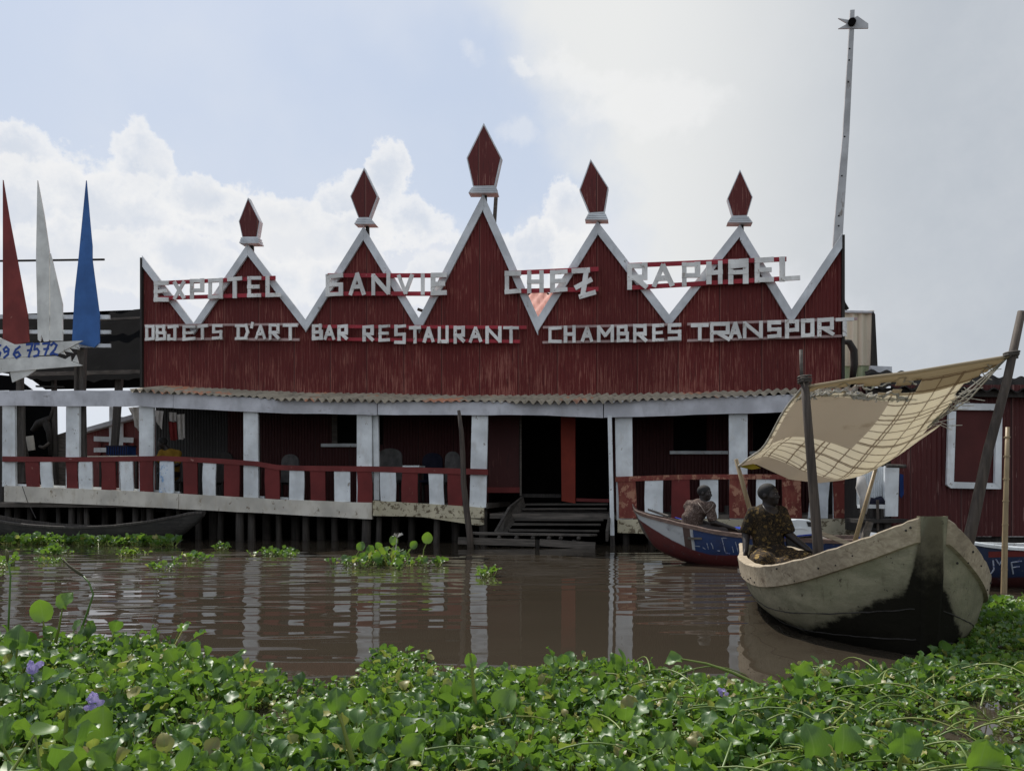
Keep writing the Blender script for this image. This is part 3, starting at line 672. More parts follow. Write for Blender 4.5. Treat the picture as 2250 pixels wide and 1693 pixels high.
sign('TRANSPORT', 'lower white plank-letter sign reading TRANSPORT overhanging the right end of the front',
     [('T', 1518, 1557, 710, 749), ('R', 1560, 1606, 707, 751), ('A', 1601, 1630, 706, 746), ('N', 1632, 1676, 705, 744), ('S', 1686, 1716, 704, 743), ('P', 1725, 1755, 702, 743), ('O', 1760, 1789, 700, 741), ('R', 1796, 1834, 698, 740), ('T', 1836, 1876, 697, 739)],
     [(1510, 712, 1884, 700, .05), (1510, 748, 1850, 738, .05)], M['sign_pale'], .072)

# ------------------------------------------------------------------ tall mast with wooden arrow
ms = thing('lamp_mast', 'tall slim grey-white mast with a fish-shaped board at its tip', 'mast', BM @ Vector((B(1836, 900, .95).x, .95, .9)))
zt = [B(1872, 24, .95), B(1871, 60, .95), B(1858, 300, .95), B(1845, 460, .95), B(1838, 560, .95), B(1834, 900, .95)]
ww = [.085, .09, .125, .165, .185, .19]; mb = MB(); rows = []
for p, w_ in zip(zt, ww):
    rows.append([p + Vector((i * w_ / 2, j * .035, 0)) for i, j in ((-1, -1), (1, -1), (1, 1), (-1, 1), (-1, -1))])
mb.grid(rows); mb.add(rows[0][:4], [(0, 1, 2, 3)]); wmb(mb).build('pole', M['mast_white'], ms)
fb = [B(*q, .90) for q in ((1842, 40), (1866, 44), (1884, 35), (1908, 52), (1908, 62), (1842, 63), (1862, 52))]
arrow = wmb(MB().prism(fb, (0, .03, 0))).build('fish_board', M['mast_white'], ms)
c = B(1872, 48.5, .86); mb = MB().tube([(c.x, .83, c.z), (c.x, .89, c.z)], .075, 14); wmb(mb).build('round_lamp', M['black'], ms, smooth=False)
mb = MB()
for u, v in ((1867, 107), (1866, 132), (1864, 180), (1856, 300), (1850, 386), (1843, 474), (1843, 496)):
    q = B(u, v, .91); mb.sphere(q, .016, 6, 4)
wmb(mb).build('bolts', M['black'], ms)

# ------------------------------------------------------------------ left: spikes, fish sign, shed
def Bw(u, v, y): return BM @ B(u, v, y)
nrm = BM.to_3x3() @ Vector((0, 1, 0))
def bslab(q, y, th, name, mat, parent):
    return wmb(MB().prism([B(u, v, y) for u, v in q], (0, th, 0))).build(name, mat, parent)
sp_ = thing('spike_rack', 'three tall painted wooden spikes in red, white and blue on one rack', 'sign', Bw(110, 860, .4))
for v, a, b, h in ((695, -60, 240, 9), (728, -60, 242, 8), (758, 60, 242, 8)):
    bslab([(a, v - h / 2), (b, v - h / 2 + 1), (b, v + h / 2 + 1), (a, v + h / 2)], .40, .04, 'rail', M['trim'], sp_)
wmb(MB().tube([B(-60, 574, .42), B(229, 570, .42)], .025, 8)).build('crossbar', M['dark_wood'], sp_)
for u0, u1, v0, v1 in ((170, 186, 745, 858), (163, 175, 800, 1075), (36, 47, 748, 1075)):
    bslab([(u0, v0), (u1, v0), (u1 - 3, v1), (u0 - 3, v1)], .47, .1, 'support_post', M['pile'], sp_)
bslab([(6, 395), (20, 480), (38, 575), (60, 692), (63, 750), (38, 757), (6, 748)], .36, .03, 'red_spike', M['spike_red'], sp_)
o = bslab([(82, 396), (96, 470), (108, 552), (108.5, 725), (110, 745), (104, 749), (96, 750), (91, 735), (88, 750), (83, 746), (79, 570)], .36, .03, 'white_spike', M['spike_white'], sp_)
bslab([(110, 556), (114, 570), (137, 668), (137, 748), (110, 748)], .355, .03, 'white_spike_half', M['spike_white'], o)
bslab([(189, 396), (199, 510), (202, 540), (202, 570), (218, 692), (218, 752), (207, 763), (158, 752), (164, 640), (172, 570)], .36, .03, 'blue_spike', M['spike_blue'], sp_)

fs = thing('fish_sign', 'white cut-out fish sign with jagged teeth and a blue phone number on its snout', 'sign', Bw(60, 850, .2))
def za_(x, y): return (x / 3.16, 380 + y / 3.16)
bslab([za_(-160, 1198), za_(0, 1197), za_(200, 1182), za_(430, 1170), za_(575, 1163), za_(400, 1256), za_(200, 1272), za_(-160, 1300)], .20, .035, 'upper_jaw', M['spike_white'], fs)
bslab([za_(-160, 1300), za_(0, 1292), za_(200, 1276), za_(390, 1270), za_(572, 1334), za_(560, 1338), za_(300, 1358), za_(0, 1384), za_(-160, 1398)], .207, .035, 'lower_jaw', M['spike_white'], fs)
bslab([za_(-160, 1080), za_(-20, 1135), za_(110, 1194), za_(0, 1200), za_(-160, 1210)], .225, .03, 'crest', M['spike_white'], fs)
bslab([za_(68, 1378), za_(248, 1366), za_(190, 1408), za_(85, 1452)], .245, .03, 'fin', M['spike_white'], fs)
for q in (((408, 1250), (436, 1236), (455, 1262)), ((445, 1236), (478, 1218), (508, 1248)), ((488, 1216), (515, 1200), (550, 1225)), ((520, 1198), (545, 1186), (552, 1218)),
          ((452, 1292), (488, 1270), (492, 1306)), ((502, 1306), (528, 1262), (545, 1320))):
    bslab([za_(*p) for p in q], .215, .025, 'tooth', M['spike_white'], fs)
DIG = {'5': [[(.9, 1), (.25, 1), (.15, .55), (.6, .62), (.9, .4), (.75, .08), (.1, 0)]], '9': [[(.85, .75), (.5, 1), (.15, .78), (.3, .52), (.8, .65), (.85, .75), (.75, .3), (.2, 0)]],
       '6': [[(.8, .95), (.35, .7), (.1, .3), (.4, 0), (.85, .2), (.6, .5), (.15, .35)]], '7': [[(.05, .95), (.95, 1), (.35, 0)], [(.2, .5), (.8, .52)]],
       '2': [[(.1, .8), (.45, 1), (.85, .8), (.6, .45), (.05, .05), (.4, .12), (.95, .0)]]}
def ribbon(mb, pts, w, t, nr):
    for k, (a, b) in enumerate(zip(pts, pts[1:])):
        d = (b - a).normalized(); mb.bar(a - d * w * .35, b + d * w * .35 + Vector((0, -.0004 * (k % 3), 0)), w, t + .0006 * (k % 2), nr)
for ch, x0, x1, y0, y1 in (('5', -58, 10, 1196, 1285), ('9', 18, 68, 1205, 1282), ('6', 88, 150, 1200, 1282), ('7', 183, 228, 1185, 1275), ('5', 232, 275, 1186, 1272), ('7', 296, 345, 1180, 1262), ('2', 348, 402, 1178, 1262)):
    mb = MB(); a = B(*za_(x0, y1), .197); b = B(*za_(x1, y0), .197)
    for pl in DIG[ch]: ribbon(mb, [Vector((a.x + q[0] * (b.x - a.x), .197, a.z + q[1] * (b.z - a.z))) for q in pl], .048, .006, (0, -1, 0))
    wmb(mb).build('numeral', M['num_blue'], fs)

sh = thing('open_shed', 'open shed with a sagging black sheet roof on grey posts left of the restaurant', 'shed', Bw(160, 1075, 4))
mb = MB(); top = [(-120, 694), (0, 692), (60, 691), (120, 693), (200, 690), (238, 688), (245, 683), (262, 687), (275, 681), (290, 684), (300, 678), (318, 679), (332, 680)]
bot = [(-120, 812), (20, 820), (90, 836), (140, 834), (200, 838), (250, 833), (280, 836), (300, 830), (318, 831), (332, 831)]
N = 36; us = [-120 + 452 * i / N for i in range(N + 1)]; rws = []
for k in range(9):
    t = k / 8; y = 2.3 + 2.2 * t; rws.append([])
    for u in us:
        a = B(u, lerp_poly(bot, u) + (random.uniform(-2, 2) if k == 0 else 0), 2.3); b = B(u, lerp_poly(top, u), 4.5); p = a.lerp(b, t); p.z += .02 * math.sin(p.x * 26); rws[-1].append(p)
wmb(mb.grid(rws)).build('roof', M['dark_roof'], sh, smooth=True)
wmb(MB().add([rws[-1][0], rws[-1][-1], rws[-1][-1] + Vector((0, 4, -1.6)), rws[-1][0] + Vector((0, 4, -1.6))], [(0, 1, 2, 3)])).build('roof_rear', M['dark_roof'], sh)
bslab([(60, 817), (330, 811), (330, 820), (60, 826)], 2.22, .06, 'beam', M['old_wood'], sh)
bslab([(215, 700), (318, 694), (318, 699), (215, 705)], 3.9, .06, 'beam', M['old_wood'], sh)
for u0, u1, v0, dx in ((112, 119, 825, 4), (254, 267, 820, -18), (20, 28, 815, 2)):
    bslab([(u0, v0), (u1, v0), (u1 + dx, 1075), (u0 + dx, 1075)], 2.5, .1, 'post', M['pile'], sh)
bslab([(78, 846), (138, 848), (139, 851), (78, 850)], 2.4, .06, 'rafter', M['dark_wood'], sh)
bslab([(-60, 818), (30, 826), (70, 856), (-60, 858)], 2.1, .05, 'tarpaulin', M['dark_roof'], sh)
# dark wall panel and shelf inside the shed
bslab([(46, 888), (118, 888), (124, 1075), (46, 1075)], 2.7, .05, 'wall_panel', M['dark_roof'], sh)
bslab([(124, 955), (146, 948), (146, 1075), (124, 1075)], 2.65, .06, 'end_panel', M['old_wood'], sh)

# carved figure on the shed wall
cf = thing('carved_figure', 'dark carved wooden animal standing against the black shed wall behind the railing', 'carving', Bw(95, 1000, 2.4))
mb = MB()
mb.tube([B(72, 945, 2.5), B(85, 930, 2.45), B(100, 925, 2.45), B(112, 915, 2.5)], [.06, .10, .11, .05], 8)
mb.tube([B(100, 925, 2.45), B(108, 950, 2.45), B(112, 1000, 2.45)], [.1, .07, .05], 8)
wmb(mb).build('body', M['dark_wood'], cf, smooth=True)
wmb(MB().tube([B(112, 915, 2.5), B(116, 900, 2.5), B(118, 885, 2.5)], [.05, .035, .02], 7)).build('horn', M['pile'], cf, smooth=True)
wmb(MB().tube([B(86, 980, 2.35), B(96, 983, 2.35), B(108, 972, 2.35)], [.03, .05, .03], 7)).build('jaw', M['old_wood'], cf, smooth=True)
o = bslab([(53, 959), (72, 956), (76, 988), (60, 990)], 2.2, .03, 'board', M['deck_beam'], None); tag(recenter(o, Bw(64, 990, 2.2)), 'small square cream board leaning inside the shed behind the leftmost railing', 'board')
o = wmb(MB().tube([B(38, 870, 1.9), B(46, 940, 1.9), B(58, 1010, 1.9)], [.06, .065, .07], 8)).build('leaning_post', M['pile'], None, smooth=True); tag(recenter(o, Bw(58, 1010, 1.9)), 'grey leaning tree-trunk post beside the leftmost white veranda post', 'post')

# far red hut seen through the veranda
M['far_red'] = streaky('far_hut_sheet', (.20, .05, .045), (.34, .2, .18), .4, 40)
fh = thing('far_hut', 'small red hut with white trim far behind the open veranda on the left', 'hut', P(240, 1075, 27))
FH = lambda u, v: P(u, v, 27)
def fslab(q, dd, th, name, mat, parent=fh): return MB().prism([P(u, v, 27 + dd) for u, v in q], (0, th, 0)).build(name, mat, parent)
fslab([(184, 948), (245, 930), (300, 914), (345, 914), (345, 1100), (184, 1100)], 0, .1, 'wall', M['far_red'])
fslab([(178, 942), (245, 923), (330, 899), (330, 909), (245, 933), (178, 951)], -.3, .5, 'roof', M['trim'])
for q in ([(240, 893), (249, 893), (248, 1100), (239, 1100)], [(260, 915), (269, 915), (272, 1100), (262, 1100)], [(206, 958), (292, 961), (292, 972), (206, 969)], [(206, 983), (250, 983), (250, 993), (206, 993)]):
    fslab(q, -.12 - .01 * random.random(), .06, 'trim', M['white'])
for i in range(5): fslab([(216 + i * 18, 972), (221 + i * 18, 972), (221 + i * 18, 1010), (216 + i * 18, 1010)], -.10, .05, 'baluster', M['red'])

# hanging cloths, banner, crate
M['cloth_white'] = cloth('white_cloth', (.62, .60, .57), (.48, .46, .43), 5, .25)
M['cloth_red'] = cloth('red_cloth', (.20, .03, .03), (.15, .02, .02), 5, .2)
M['cloth_navy'] = cloth('navy_cloth', (.012, .013, .025), (.02, .02, .035), 5, 0)
M['cloth_grey'] = cloth('grey_cloth', (.075, .072, .072), (.12, .117, .114), 5, .1)
M['cloth_blue'] = cloth('blue_cloth', (.016, .04, .15), (.012, .028, .10), 5, .1)
def hang(q, y, name, mat, label, cat, group=None, amp=.02, sheets=1):
    """hanging cloth: quad (tl, tr, br, bl) with soft vertical folds"""
    tl, tr, br, bl_ = [B(u, v, y) for u, v in q]; rows = []
    for k in range(9):
        t = k / 8; rows.append([])
        for i in range(15):
            s = i / 14; p = tl.lerp(tr, s).lerp(bl_.lerp(br, s), t); p.y += amp * (math.sin(s * 11 + t * 1.5) + .5 * math.sin(s * 23)) * (.4 + t); p.z += .012 * math.sin(s * 9) * t; rows[-1].append(p)
    n = len(rows[0]); mb = MB(); mb.grid(rows); back = [[p + Vector((0, .008, 0)) for p in r] for r in rows]; mb.grid([r[::-1] for r in back])
    o = wmb(mb).build(name, mat, None, smooth=True); tag(recenter(o, BM @ bl_.lerp(br, .5)), label, cat, group); return o
hang([(341, 901), (360, 903), (356, 944), (341, 922)], 1.2, 'hanging_cloth', M['cloth_white'], 'white cloth hanging just right of the third veranda post, cut like a flag', 'cloth', 'washing hung in the veranda')
hang([(371, 905), (388, 906), (388, 926), (371, 925)], 1.25, 'hanging_cloth', M['cloth_white'], 'short white cloth hanging directly above the red one', 'cloth', 'washing hung in the veranda')
hang([(370, 926), (388, 927), (391, 966), (373, 967)], 1.28, 'hanging_cloth', M['cloth_red'], 'dark red cloth hanging between a post and a long white towel', 'cloth', 'washing hung in the veranda')
hang([(388, 910), (406, 909), (407, 963), (391, 966)], 1.2, 'hanging_cloth', M['cloth_white'], 'long white towel hanging rightmost in the row above the person in yellow', 'towel', 'washing hung in the veranda')
hang([(282, 895), (307, 893), (309, 950), (298, 935)], 1.3, 'banner_cloth', M['cloth_white'], 'crumpled white banner bunched beside the third white veranda post', 'banner', amp=.05)
cr = thing('blue_crate', 'dark blue ribbed plastic crate on the ledge behind the left railing', 'crate', Bw(256, 1001, .8))
mb = MB(); a, b = B(233, 981, .8), B(281, 999, .8)
wmb(mb.box(((a.x + b.x) / 2, .95, (a.z + b.z) / 2), (b.x - a.x, .3, abs(a.z - b.z)))).build('box', M['cloth_blue'], cr)
mb = MB()
for i in range(9): mb.box((a.x + (b.x - a.x) * (i + .5) / 9, .79, (a.z + b.z) / 2), (.02, .02, abs(a.z - b.z)))
wmb(mb).build('ribs', M['cloth_navy'], cr)
wmb(MB().box(((a.x + b.x) / 2, .95, a.z + .015), (b.x - a.x + .03, .33, .03))).build('rim', M['cloth_navy'], cr)
tb = thing('side_table', 'low plank table holding the blue crate behind the left railing', 'table', Bw(240, 1070, .9))
a, b = B(188, 1000, .7), B(302, 1000, .7)
wmb(MB().box(((a.x + b.x) / 2, .95, B(256, 1003, .8).z), (b.x - a.x, .5, .04))).build('top', M['deck_beam'], tb)
for i in (0, 1):
    for j in (.75, 1.15): wmb(MB().box((a.x + .06 + (b.x - a.x - .12) * i, j, (za + a.z) / 2 - .06), (.05, .05, a.z - za - .08))).build('leg', M['dark_wood'], tb)

# covered chairs on the veranda
def chair(u, vtop, label, mat, y=.95, w=.40, rot=0):
    base = B(u, 1095, y); base.z = za - .05; t = thing('covered_chair', label, 'chair', BM @ base, 'chairs on the veranda'); zt = B(u, vtop, y).z; x = base.x
    pts = []
    for i in range(13):
        a = math.pi * i / 12; pts.append(Vector((x - math.cos(a) * w / 2 * (1 if 0 < i < 12 else 1.0), y, zt - .16 + .16 * math.sin(a))))
    pts = [Vector((x - w / 2 * 1.08, y, za + .35))] + pts + [Vector((x + w / 2 * 1.08, y, za + .35))]
    wmb(MB().prism(pts, (0, .06, 0))).build('backrest', mat, t)
    wmb(MB().box((x, y - .22, za + .42), (w, .42, .05))).build('seat', mat, t)
    for i in (-1, 1):
        for j in (-.40, -.02): wmb(MB().box((x + i * (w / 2 - .03), y + j, za + .17), (.035, .035, .46))).build('leg', M['dark_wood'], t)
chair(637, 997, 'grey round-backed chair alone in the wide bay left of the middle post', M['cloth_grey'])
chair(857, 984, 'grey chair draped with a bulky cover just right of the paired middle posts', M['cloth_grey'], w=.52)
chair(994, 991, 'grey covered chair close to the bare wooden mooring pole', M['cloth_grey'], w=.33)
chair(950, 994, 'dark chair behind the railing left of the chair by the mooring pole', M['cloth_navy'], y=1.3, w=.45)
chair(492, 992, 'dark chair before the grey corrugated wall of the veranda', M['dark_wood'], y=1.5, w=.42)
tb2 = thing('veranda_table', 'small pale table top showing above the railing between two chairs', 'table', Bw(902, 1075, .7))
a, b = B(884, 1024, .6), B(921, 1024, .6)
wmb(MB().box(((a.x + b.x) / 2, .85, a.z), (b.x - a.x, .5, .035))).build('top', M['white'], tb2)
for i in (0, 1):
    for j in (.65, 1.05): wmb(MB().box((a.x + .04 + (b.x - a.x - .08) * i, j, (za + a.z) / 2 - .05), (.04, .04, a.z - za - .06))).build('leg', M['dark_wood'], tb2)

# ------------------------------------------------------------------ right: annex, hut, side deck
an = thing('annex_building', 'cream corrugated annex with a green lower wall just right of the red front', 'building', BM @ B(1885, 1000, 3.2))
xq0, xq1 = B(1838, 700, 3.2).x, B(1921, 700, 3.2).x
zt0, zg, zb_ = B(1880, 683, 3.2).z, B(1880, 803, 3.2).z, .9
mb = corr(xq0, xq1, 3.2, flat(zt0), flat(zg), .2, .03, 8); wmb(mb).build('upper_wall', M['cream_sheet'], an, smooth=True)
mb = corr(xq0, xq1, 3.23, flat(zg + .02), flat(zb_), .2, .03, 8); wmb(mb).build('lower_wall', M['green_sheet'], an, smooth=True)
bslab([(1838, 681), (1921, 683), (1921, 687), (1838, 686)], 3.12, .3, 'cap_board', M['trim'], an)
bslab([(1918, 684), (1923, 690), (1929, 815), (1914, 815)], 3.1, .08, 'corner_post', M['dark_wood'], an)
bslab([(1912, 803), (1960, 805), (1960, 822), (1912, 822)], 3.0, .1, 'white_board', M['trim'], an)
wmb(MB().box(((xq0 + xq1) / 2, 5.0, (zt0 + zb_) / 2 - .05), (xq1 - xq0 - .05, 3.2, zt0 - zb_ - .2))).build('rear_block', M['dark_wood'], an)
o = wmb(MB().tube([B(1849, 640, 2.6), B(1853, 665, 2.6), B(1862, 680, 2.6)], .045, 8)).build('drain_pipe', M['dark_wood'], an, smooth=True)
wmb(MB().tube([B(1853, 750, 2.8), B(1866, 752, 2.8), B(1876, 770, 2.8), B(1877, 800, 2.8), B(1873, 832, 2.8)], [.06, .075, .085, .085, .07], 8)).build('drain_pipe', M['dark_wood'], an, smooth=True)

def Hp(u, v, dd=0): return P(u, v, 13.2 + dd)
ht = thing('red_hut', 'dark red corrugated hut with a white-framed shuttered window at the right edge', 'hut', Hp(2110, 1180))
def hslab(q, dd, th, name, mat, parent=ht): return MB().prism([P(u, v, 13.2 + dd) for u, v in q], (0, th, 0)).build(name, mat, parent)
mb = MB(); rows = [[], []]; x0, x1 = P(1958, 1000, 13.2).x, P(2420, 1000, 13.2).x; N = int((x1 - x0) / .075 * 4)
for i in range(N + 1):
    x = x0 + (x1 - x0) * i / N; yy = 13.2 + .012 * math.sin(2 * math.pi * x / .085); rows[0].append(Vector((x, yy, P(0, 1178, 13.2).z))); rows[1].append(Vector((x, yy, P(0, 845, 13.2).z)))
MB().grid(rows).build('wall', M['hut_sheet'], ht)
MB().box(((x0 + x1) / 2 + .05, 15.0, (rows[0][0].z + rows[1][0].z) / 2), (x1 - x0 - .05, 3.2, rows[1][0].z - rows[0][0].z - .05)).build('rear_block', M['dark_wood'], ht)
rw = [[], []]; N = 200
for i in range(N + 1):
    s = i / N; u = 1906 + 520 * s; a = P(u, 851 + 12 * s, 12.9); b = P(u - 6, 813 + 24 * s, 16.5); wv = .03 * math.sin(a.x * 2 * math.pi / .24)
    rw[0].append(a + Vector((0, 0, wv))); rw[1].append(b + Vector((0, 0, wv)))
hr = MB().grid(rw).build('roof', M['dark_roof'], ht, smooth=True)
hslab([(1906, 851), (2430, 864), (2430, 876), (1906, 866)], -.2, .06, 'eaves_board', M['dark_wood'], ht)
wd = hslab([(2098, 896), (2192, 898), (2190, 1062), (2094, 1060)], -.06, .03, 'window', M['shutter'])
for q in ([(2085, 903), (2101, 903), (2096, 1060), (2081, 1064)], [(2102, 885), (2200, 887), (2196, 901), (2101, 900)], [(2190, 901), (2203, 887), (2200, 1073), (2186, 1060)], [(2081, 1065), (2096, 1058), (2188, 1061), (2200, 1074), (2090, 1072)]):
    hslab(q, -.12 - .008 * random.random(), .05, 'window_frame', M['white'], wd)
for u in (1975, 2040, 2110, 2190, 2260): MB().tube([Hp(u, 1165, .15), W(u, -.5, 13.35)], .07, 8).build('pile', M['pile'], ht, smooth=True)
hslab([(1958, 1178), (2420, 1180), (2420, 1196), (1958, 1190)], .1, .1, 'floor_beam', M['dark_wood'], ht)
hslab([(1958, 1186), (2420, 1190), (2420, 1230), (1958, 1230)], 1.6, .05, 'underfloor_shade_sheet', M['black'], ht)  # black sheet standing in for the shade under the hut floor
# bits on the side deck between veranda and hut
def rslab(q, dd, th, name, mat, label, cat, group=None):
    o = MB().prism([P(u, v, 12.95 + dd) for u, v in q], (0, th, 0)).build(name, mat, None); tag(recenter(o, P(q[-1][0], q[-1][1], 12.95 + dd)), label, cat, group); return o
rslab([(1945, 1023), (1976, 1023), (1974, 1090), (1973, 1134), (1945, 1134), (1944, 1090)], 0, .05, 'white_board', M['white'], 'white board post standing alone at the edge of the red hut', 'board')
rslab([(1977, 1040), (1985, 1042), (1986, 1085), (1981, 1094), (1977, 1088)], .04, .02, 'blue_cloth', M['cloth_blue'], 'narrow blue cloth hanging beside the white board post', 'cloth')
bn = thing('side_bench', 'low white bench with a dark cloth on it beside the red hut', 'bench', P(1925, 1140, 12.9))
MB().prism([P(u, v, 12.82) for u, v in [(1900, 1108), (1944, 1108), (1944, 1117), (1900, 1116)]], (0, .28, 0)).build('seat', M['white'], bn)
for u in (1905, 1938):
    for dd in (.02, .24): MB().bar(P(u, 1117, 12.82) + Vector((0, dd, 0)), P(u, 1117, 12.82) + Vector((0, dd, -.32)), .05, .04).build('leg', M['dark_wood'], bn)
o = MB().sphere(P(1922, 1101, 12.96), (.17, .11, .08), 12, 7)
for p in o.v: p += Vector((0, 0, .025 * math.sin(p.x * 31) + .02 * math.sin(p.y * 27)))
o = o.build('dark_bundle', M['cloth_navy'], None, smooth=True); tag(recenter(o, P(1922, 1108, 12.96)), 'dark rumpled cloth bundle on the low white bench', 'cloth')
mb = MB(); rows = [[], []]
for i in range(81):
    s = i / 80; u = 1882 + 64 * s; wv = .015 * math.sin(s * 80); rows[0].append(P(u, 1110, 13.14) + Vector((0, wv, 0))); rows[1].append(P(u, 1025, 13.14) + Vector((0, wv, 0)))
o = MB().grid(rows).build('tin_panel', M['white'], None); tag(recenter(o, P(1914, 1110, 13.14)), 'white ribbed tin panel behind the low white bench', 'panel')
sdk = thing('side_deck', 'dark plank deck joining the veranda to the red hut', 'deck', P(1920, 1180, 12.9))
MB().box(P(1925, 1143, 12.93), (.8, .5, .06)).build('planks', M['dark_wood'], sdk)
for u in (1895, 1950): MB().tube([P(u, 1145, 12.8), W(u, -.5, 12.8)], .06, 8).build('pile', M['pile'], sdk, smooth=True)
MB().prism([P(u, v, 16.4) for u, v in [(1860, 860), (1990, 860), (1990, 1150), (1860, 1150)]], (0, .05, 0)).build('rear_panel', M['black'], sdk)
mb = MB().tube([P(1892, 1045, 12.75), P(1893, 1070, 12.75), P(1901, 1095, 12.75), P(1897, 1128, 12.75)], [.05, .09, .08, .05], 9)
o = mb.build('hanging_rag', M['cloth_white'], None, smooth=True); tag(recenter(o, P(1897, 1128, 12.75)), 'twisted pale rag hanging at the right end of the railing', 'cloth')
o = MB().tube([P(1948, 1023, 12.8), P(1990, 1024, 12.8)], .03, 7).build('cross_stick', M['pile'], None); tag(recenter(o, P(1968, 1023, 12.8)), 'short stick laid across the top of the white board post', 'stick')
o = MB().tube([P(1928, 1098, 12.75), P(1929, 1165, 12.75)], .022, 7).build('thin_stake', M['pole'], None); tag(recenter(o, P(1929, 1165, 12.75)), 'thin upright stake before the low white bench', 'stake')

# ------------------------------------------------------------------ boats
def hull(st, n_sec, prof, xf):
    """lofted hull. st: stations (s, half-beam, gunwale z, keel z); prof: (beam fraction, height fraction) from gunwale down to keel"""
    out = []; inn = []
    for (s, b, gz, kz, off) in st:
        ring = []
        for side in (1, -1):
            pr = prof if side == 1 else prof[::-1][1:]
            for (bf, hf) in pr: ring.append(xf(s + off * hf, side * b * bf, kz + (gz - kz) * hf))
        out.append(ring)
    return out
PROF = [(1, 1), (.97, .82), (.92, .62), (.84, .42), (.70, .22), (.48, .08), (.0, 0)]
def inset(rings, axis_dir, t):
    """inner skin: pull every ring towards its own centre line"""
    res = []
    for r in rings:
        c = (r[0] + r[-1]) / 2; o = []
        for p in r:
            d = c - p; d.z = 0
            o.append(p + d.normalized() * t if d.length > t else p.copy())
        res.append(o)
    for r in res:
        for k in range(1, len(r) - 1): r[k].z += t
    return res
# --- near boat
bow = Vector((2.655, 5.15, 0)); mid = Vector((2.70, 6.20, 0)); ax = (bow - mid).normalized(); pr_ = Vector((-ax.y, ax.x, 0))
def hull_mat():
    m, g, bs, out, oc = new_mat('boat_hull')
    n1 = g.noise(g.mapping(oc, (1.4, 1.4, 3.5)), 3.2, 7, .65); n2 = g.noise(oc, 9, 6, .7); n3 = g.noise(oc, 1.5, 4); n4 = g.noise(g.mapping(oc, (2, 2, 2)), 15, 4, .6)
    base = g.mix(g.step(n1.outputs[0], .32, .7), (.16, .152, .10), (.30, .275, .19))
    base = g.mix(g.m('MULTIPLY', g.step(n3.outputs[0], .42, .65), .6), base, (.17, .17, .10))
    base = g.mix(g.step(n2.outputs[0], .62, .65), base, (.075, .062, .042))
    base = g.mix(g.step(n4.outputs[0], .685, .71), base, (.03, .026, .02))
    n6 = g.noise(g.mapping(oc, (16, 16, 2.5)), 1.5, 5, .7); base = g.mix(g.m('MULTIPLY', g.step(n6.outputs[0], .56, .68), .5), base, (.10, .088, .055))
    n5 = g.noise(g.mapping(oc, (3, 3, 26)), 3.0, 5, .7); base = g.mix(g.m('MULTIPLY', g.step(n5.outputs[0], .58, .70), .45), base, (.13, .115, .075))
    sp = g.add('ShaderNodeSeparateXYZ', {0: oc})
    # tar brushed along the bottom and swept up to the stem
    sx = g.m('ADD', g.m('MULTIPLY', sp.outputs[0], ax.x), g.m('MULTIPLY', sp.outputs[1], ax.y))
    bs_ = g.m('ADD', g.m('MULTIPLY', sp.outputs[0], pr_.x), g.m('MULTIPLY', sp.outputs[1], pr_.y)); bx = g.m('MAXIMUM', g.m('MULTIPLY', bs_, 1.7), g.m('MULTIPLY', bs_, -1.0))
    sweep = g.m('MULTIPLY', g.m('MULTIPLY', g.step(sx, .25, .75), g.m('POWER', g.m('MAXIMUM', g.m('SUBTRACT', 1.0, g.m('DIVIDE', bx, .62)), 0.0), 1.2)), .50)
    stemb = g.m('MULTIPLY', g.m('MULTIPLY', g.step(bx, .14, .05), g.step(sx, .8, .95)), .34)
    lim = g.m('ADD', g.m('ADD', g.m('ADD', .075, sweep), stemb), g.m('ADD', g.m('MULTIPLY', g.m('SUBTRACT', n1.outputs[0], .5), .20), g.m('MULTIPLY', g.m('SUBTRACT', n2.outputs[0], .5), .12)))
    g2 = g.step(g.m('SUBTRACT', lim, sp.outputs[2]), -.16, .02); base = g.mix(g.m('MULTIPLY', g2, .55), base, (.085, .078, .05))
    k = g.step(g.m('SUBTRACT', lim, sp.outputs[2]), -.03, .045)
    tar = g.mix(g.step(g.m('ADD', sp.outputs[2], g.m('MULTIPLY', g.m('SUBTRACT', n2.outputs[0], .5), .5)), .44, .80), (.006, .0055, .0045), (.13, .115, .078))
    base = g.mix(g.m('MULTIPLY', k, .96), base, tar); g.set(bs.inputs['Specular IOR Level'], g.m('SUBTRACT', .3, g.m('MULTIPLY', k, .27)))
    g.set(bs.inputs['Base Color'], base); bs.inputs['Roughness'].default_value = .75
    g.set(bs.inputs['Normal'], g.add('ShaderNodeBump', {'Height': n2.outputs[0], 'Strength': .6, 'Distance': .018})); return m
M['boat_hull'] = hull_mat()
M['boat_rim'] = wood('boat_rim', (.27, .215, .145), (.46, .385, .275), axis='x', worn=(.15, .11, .07))
M['boat_in'] = wood('boat_inside', (.06, .052, .042), (.13, .11, .09), axis='y')
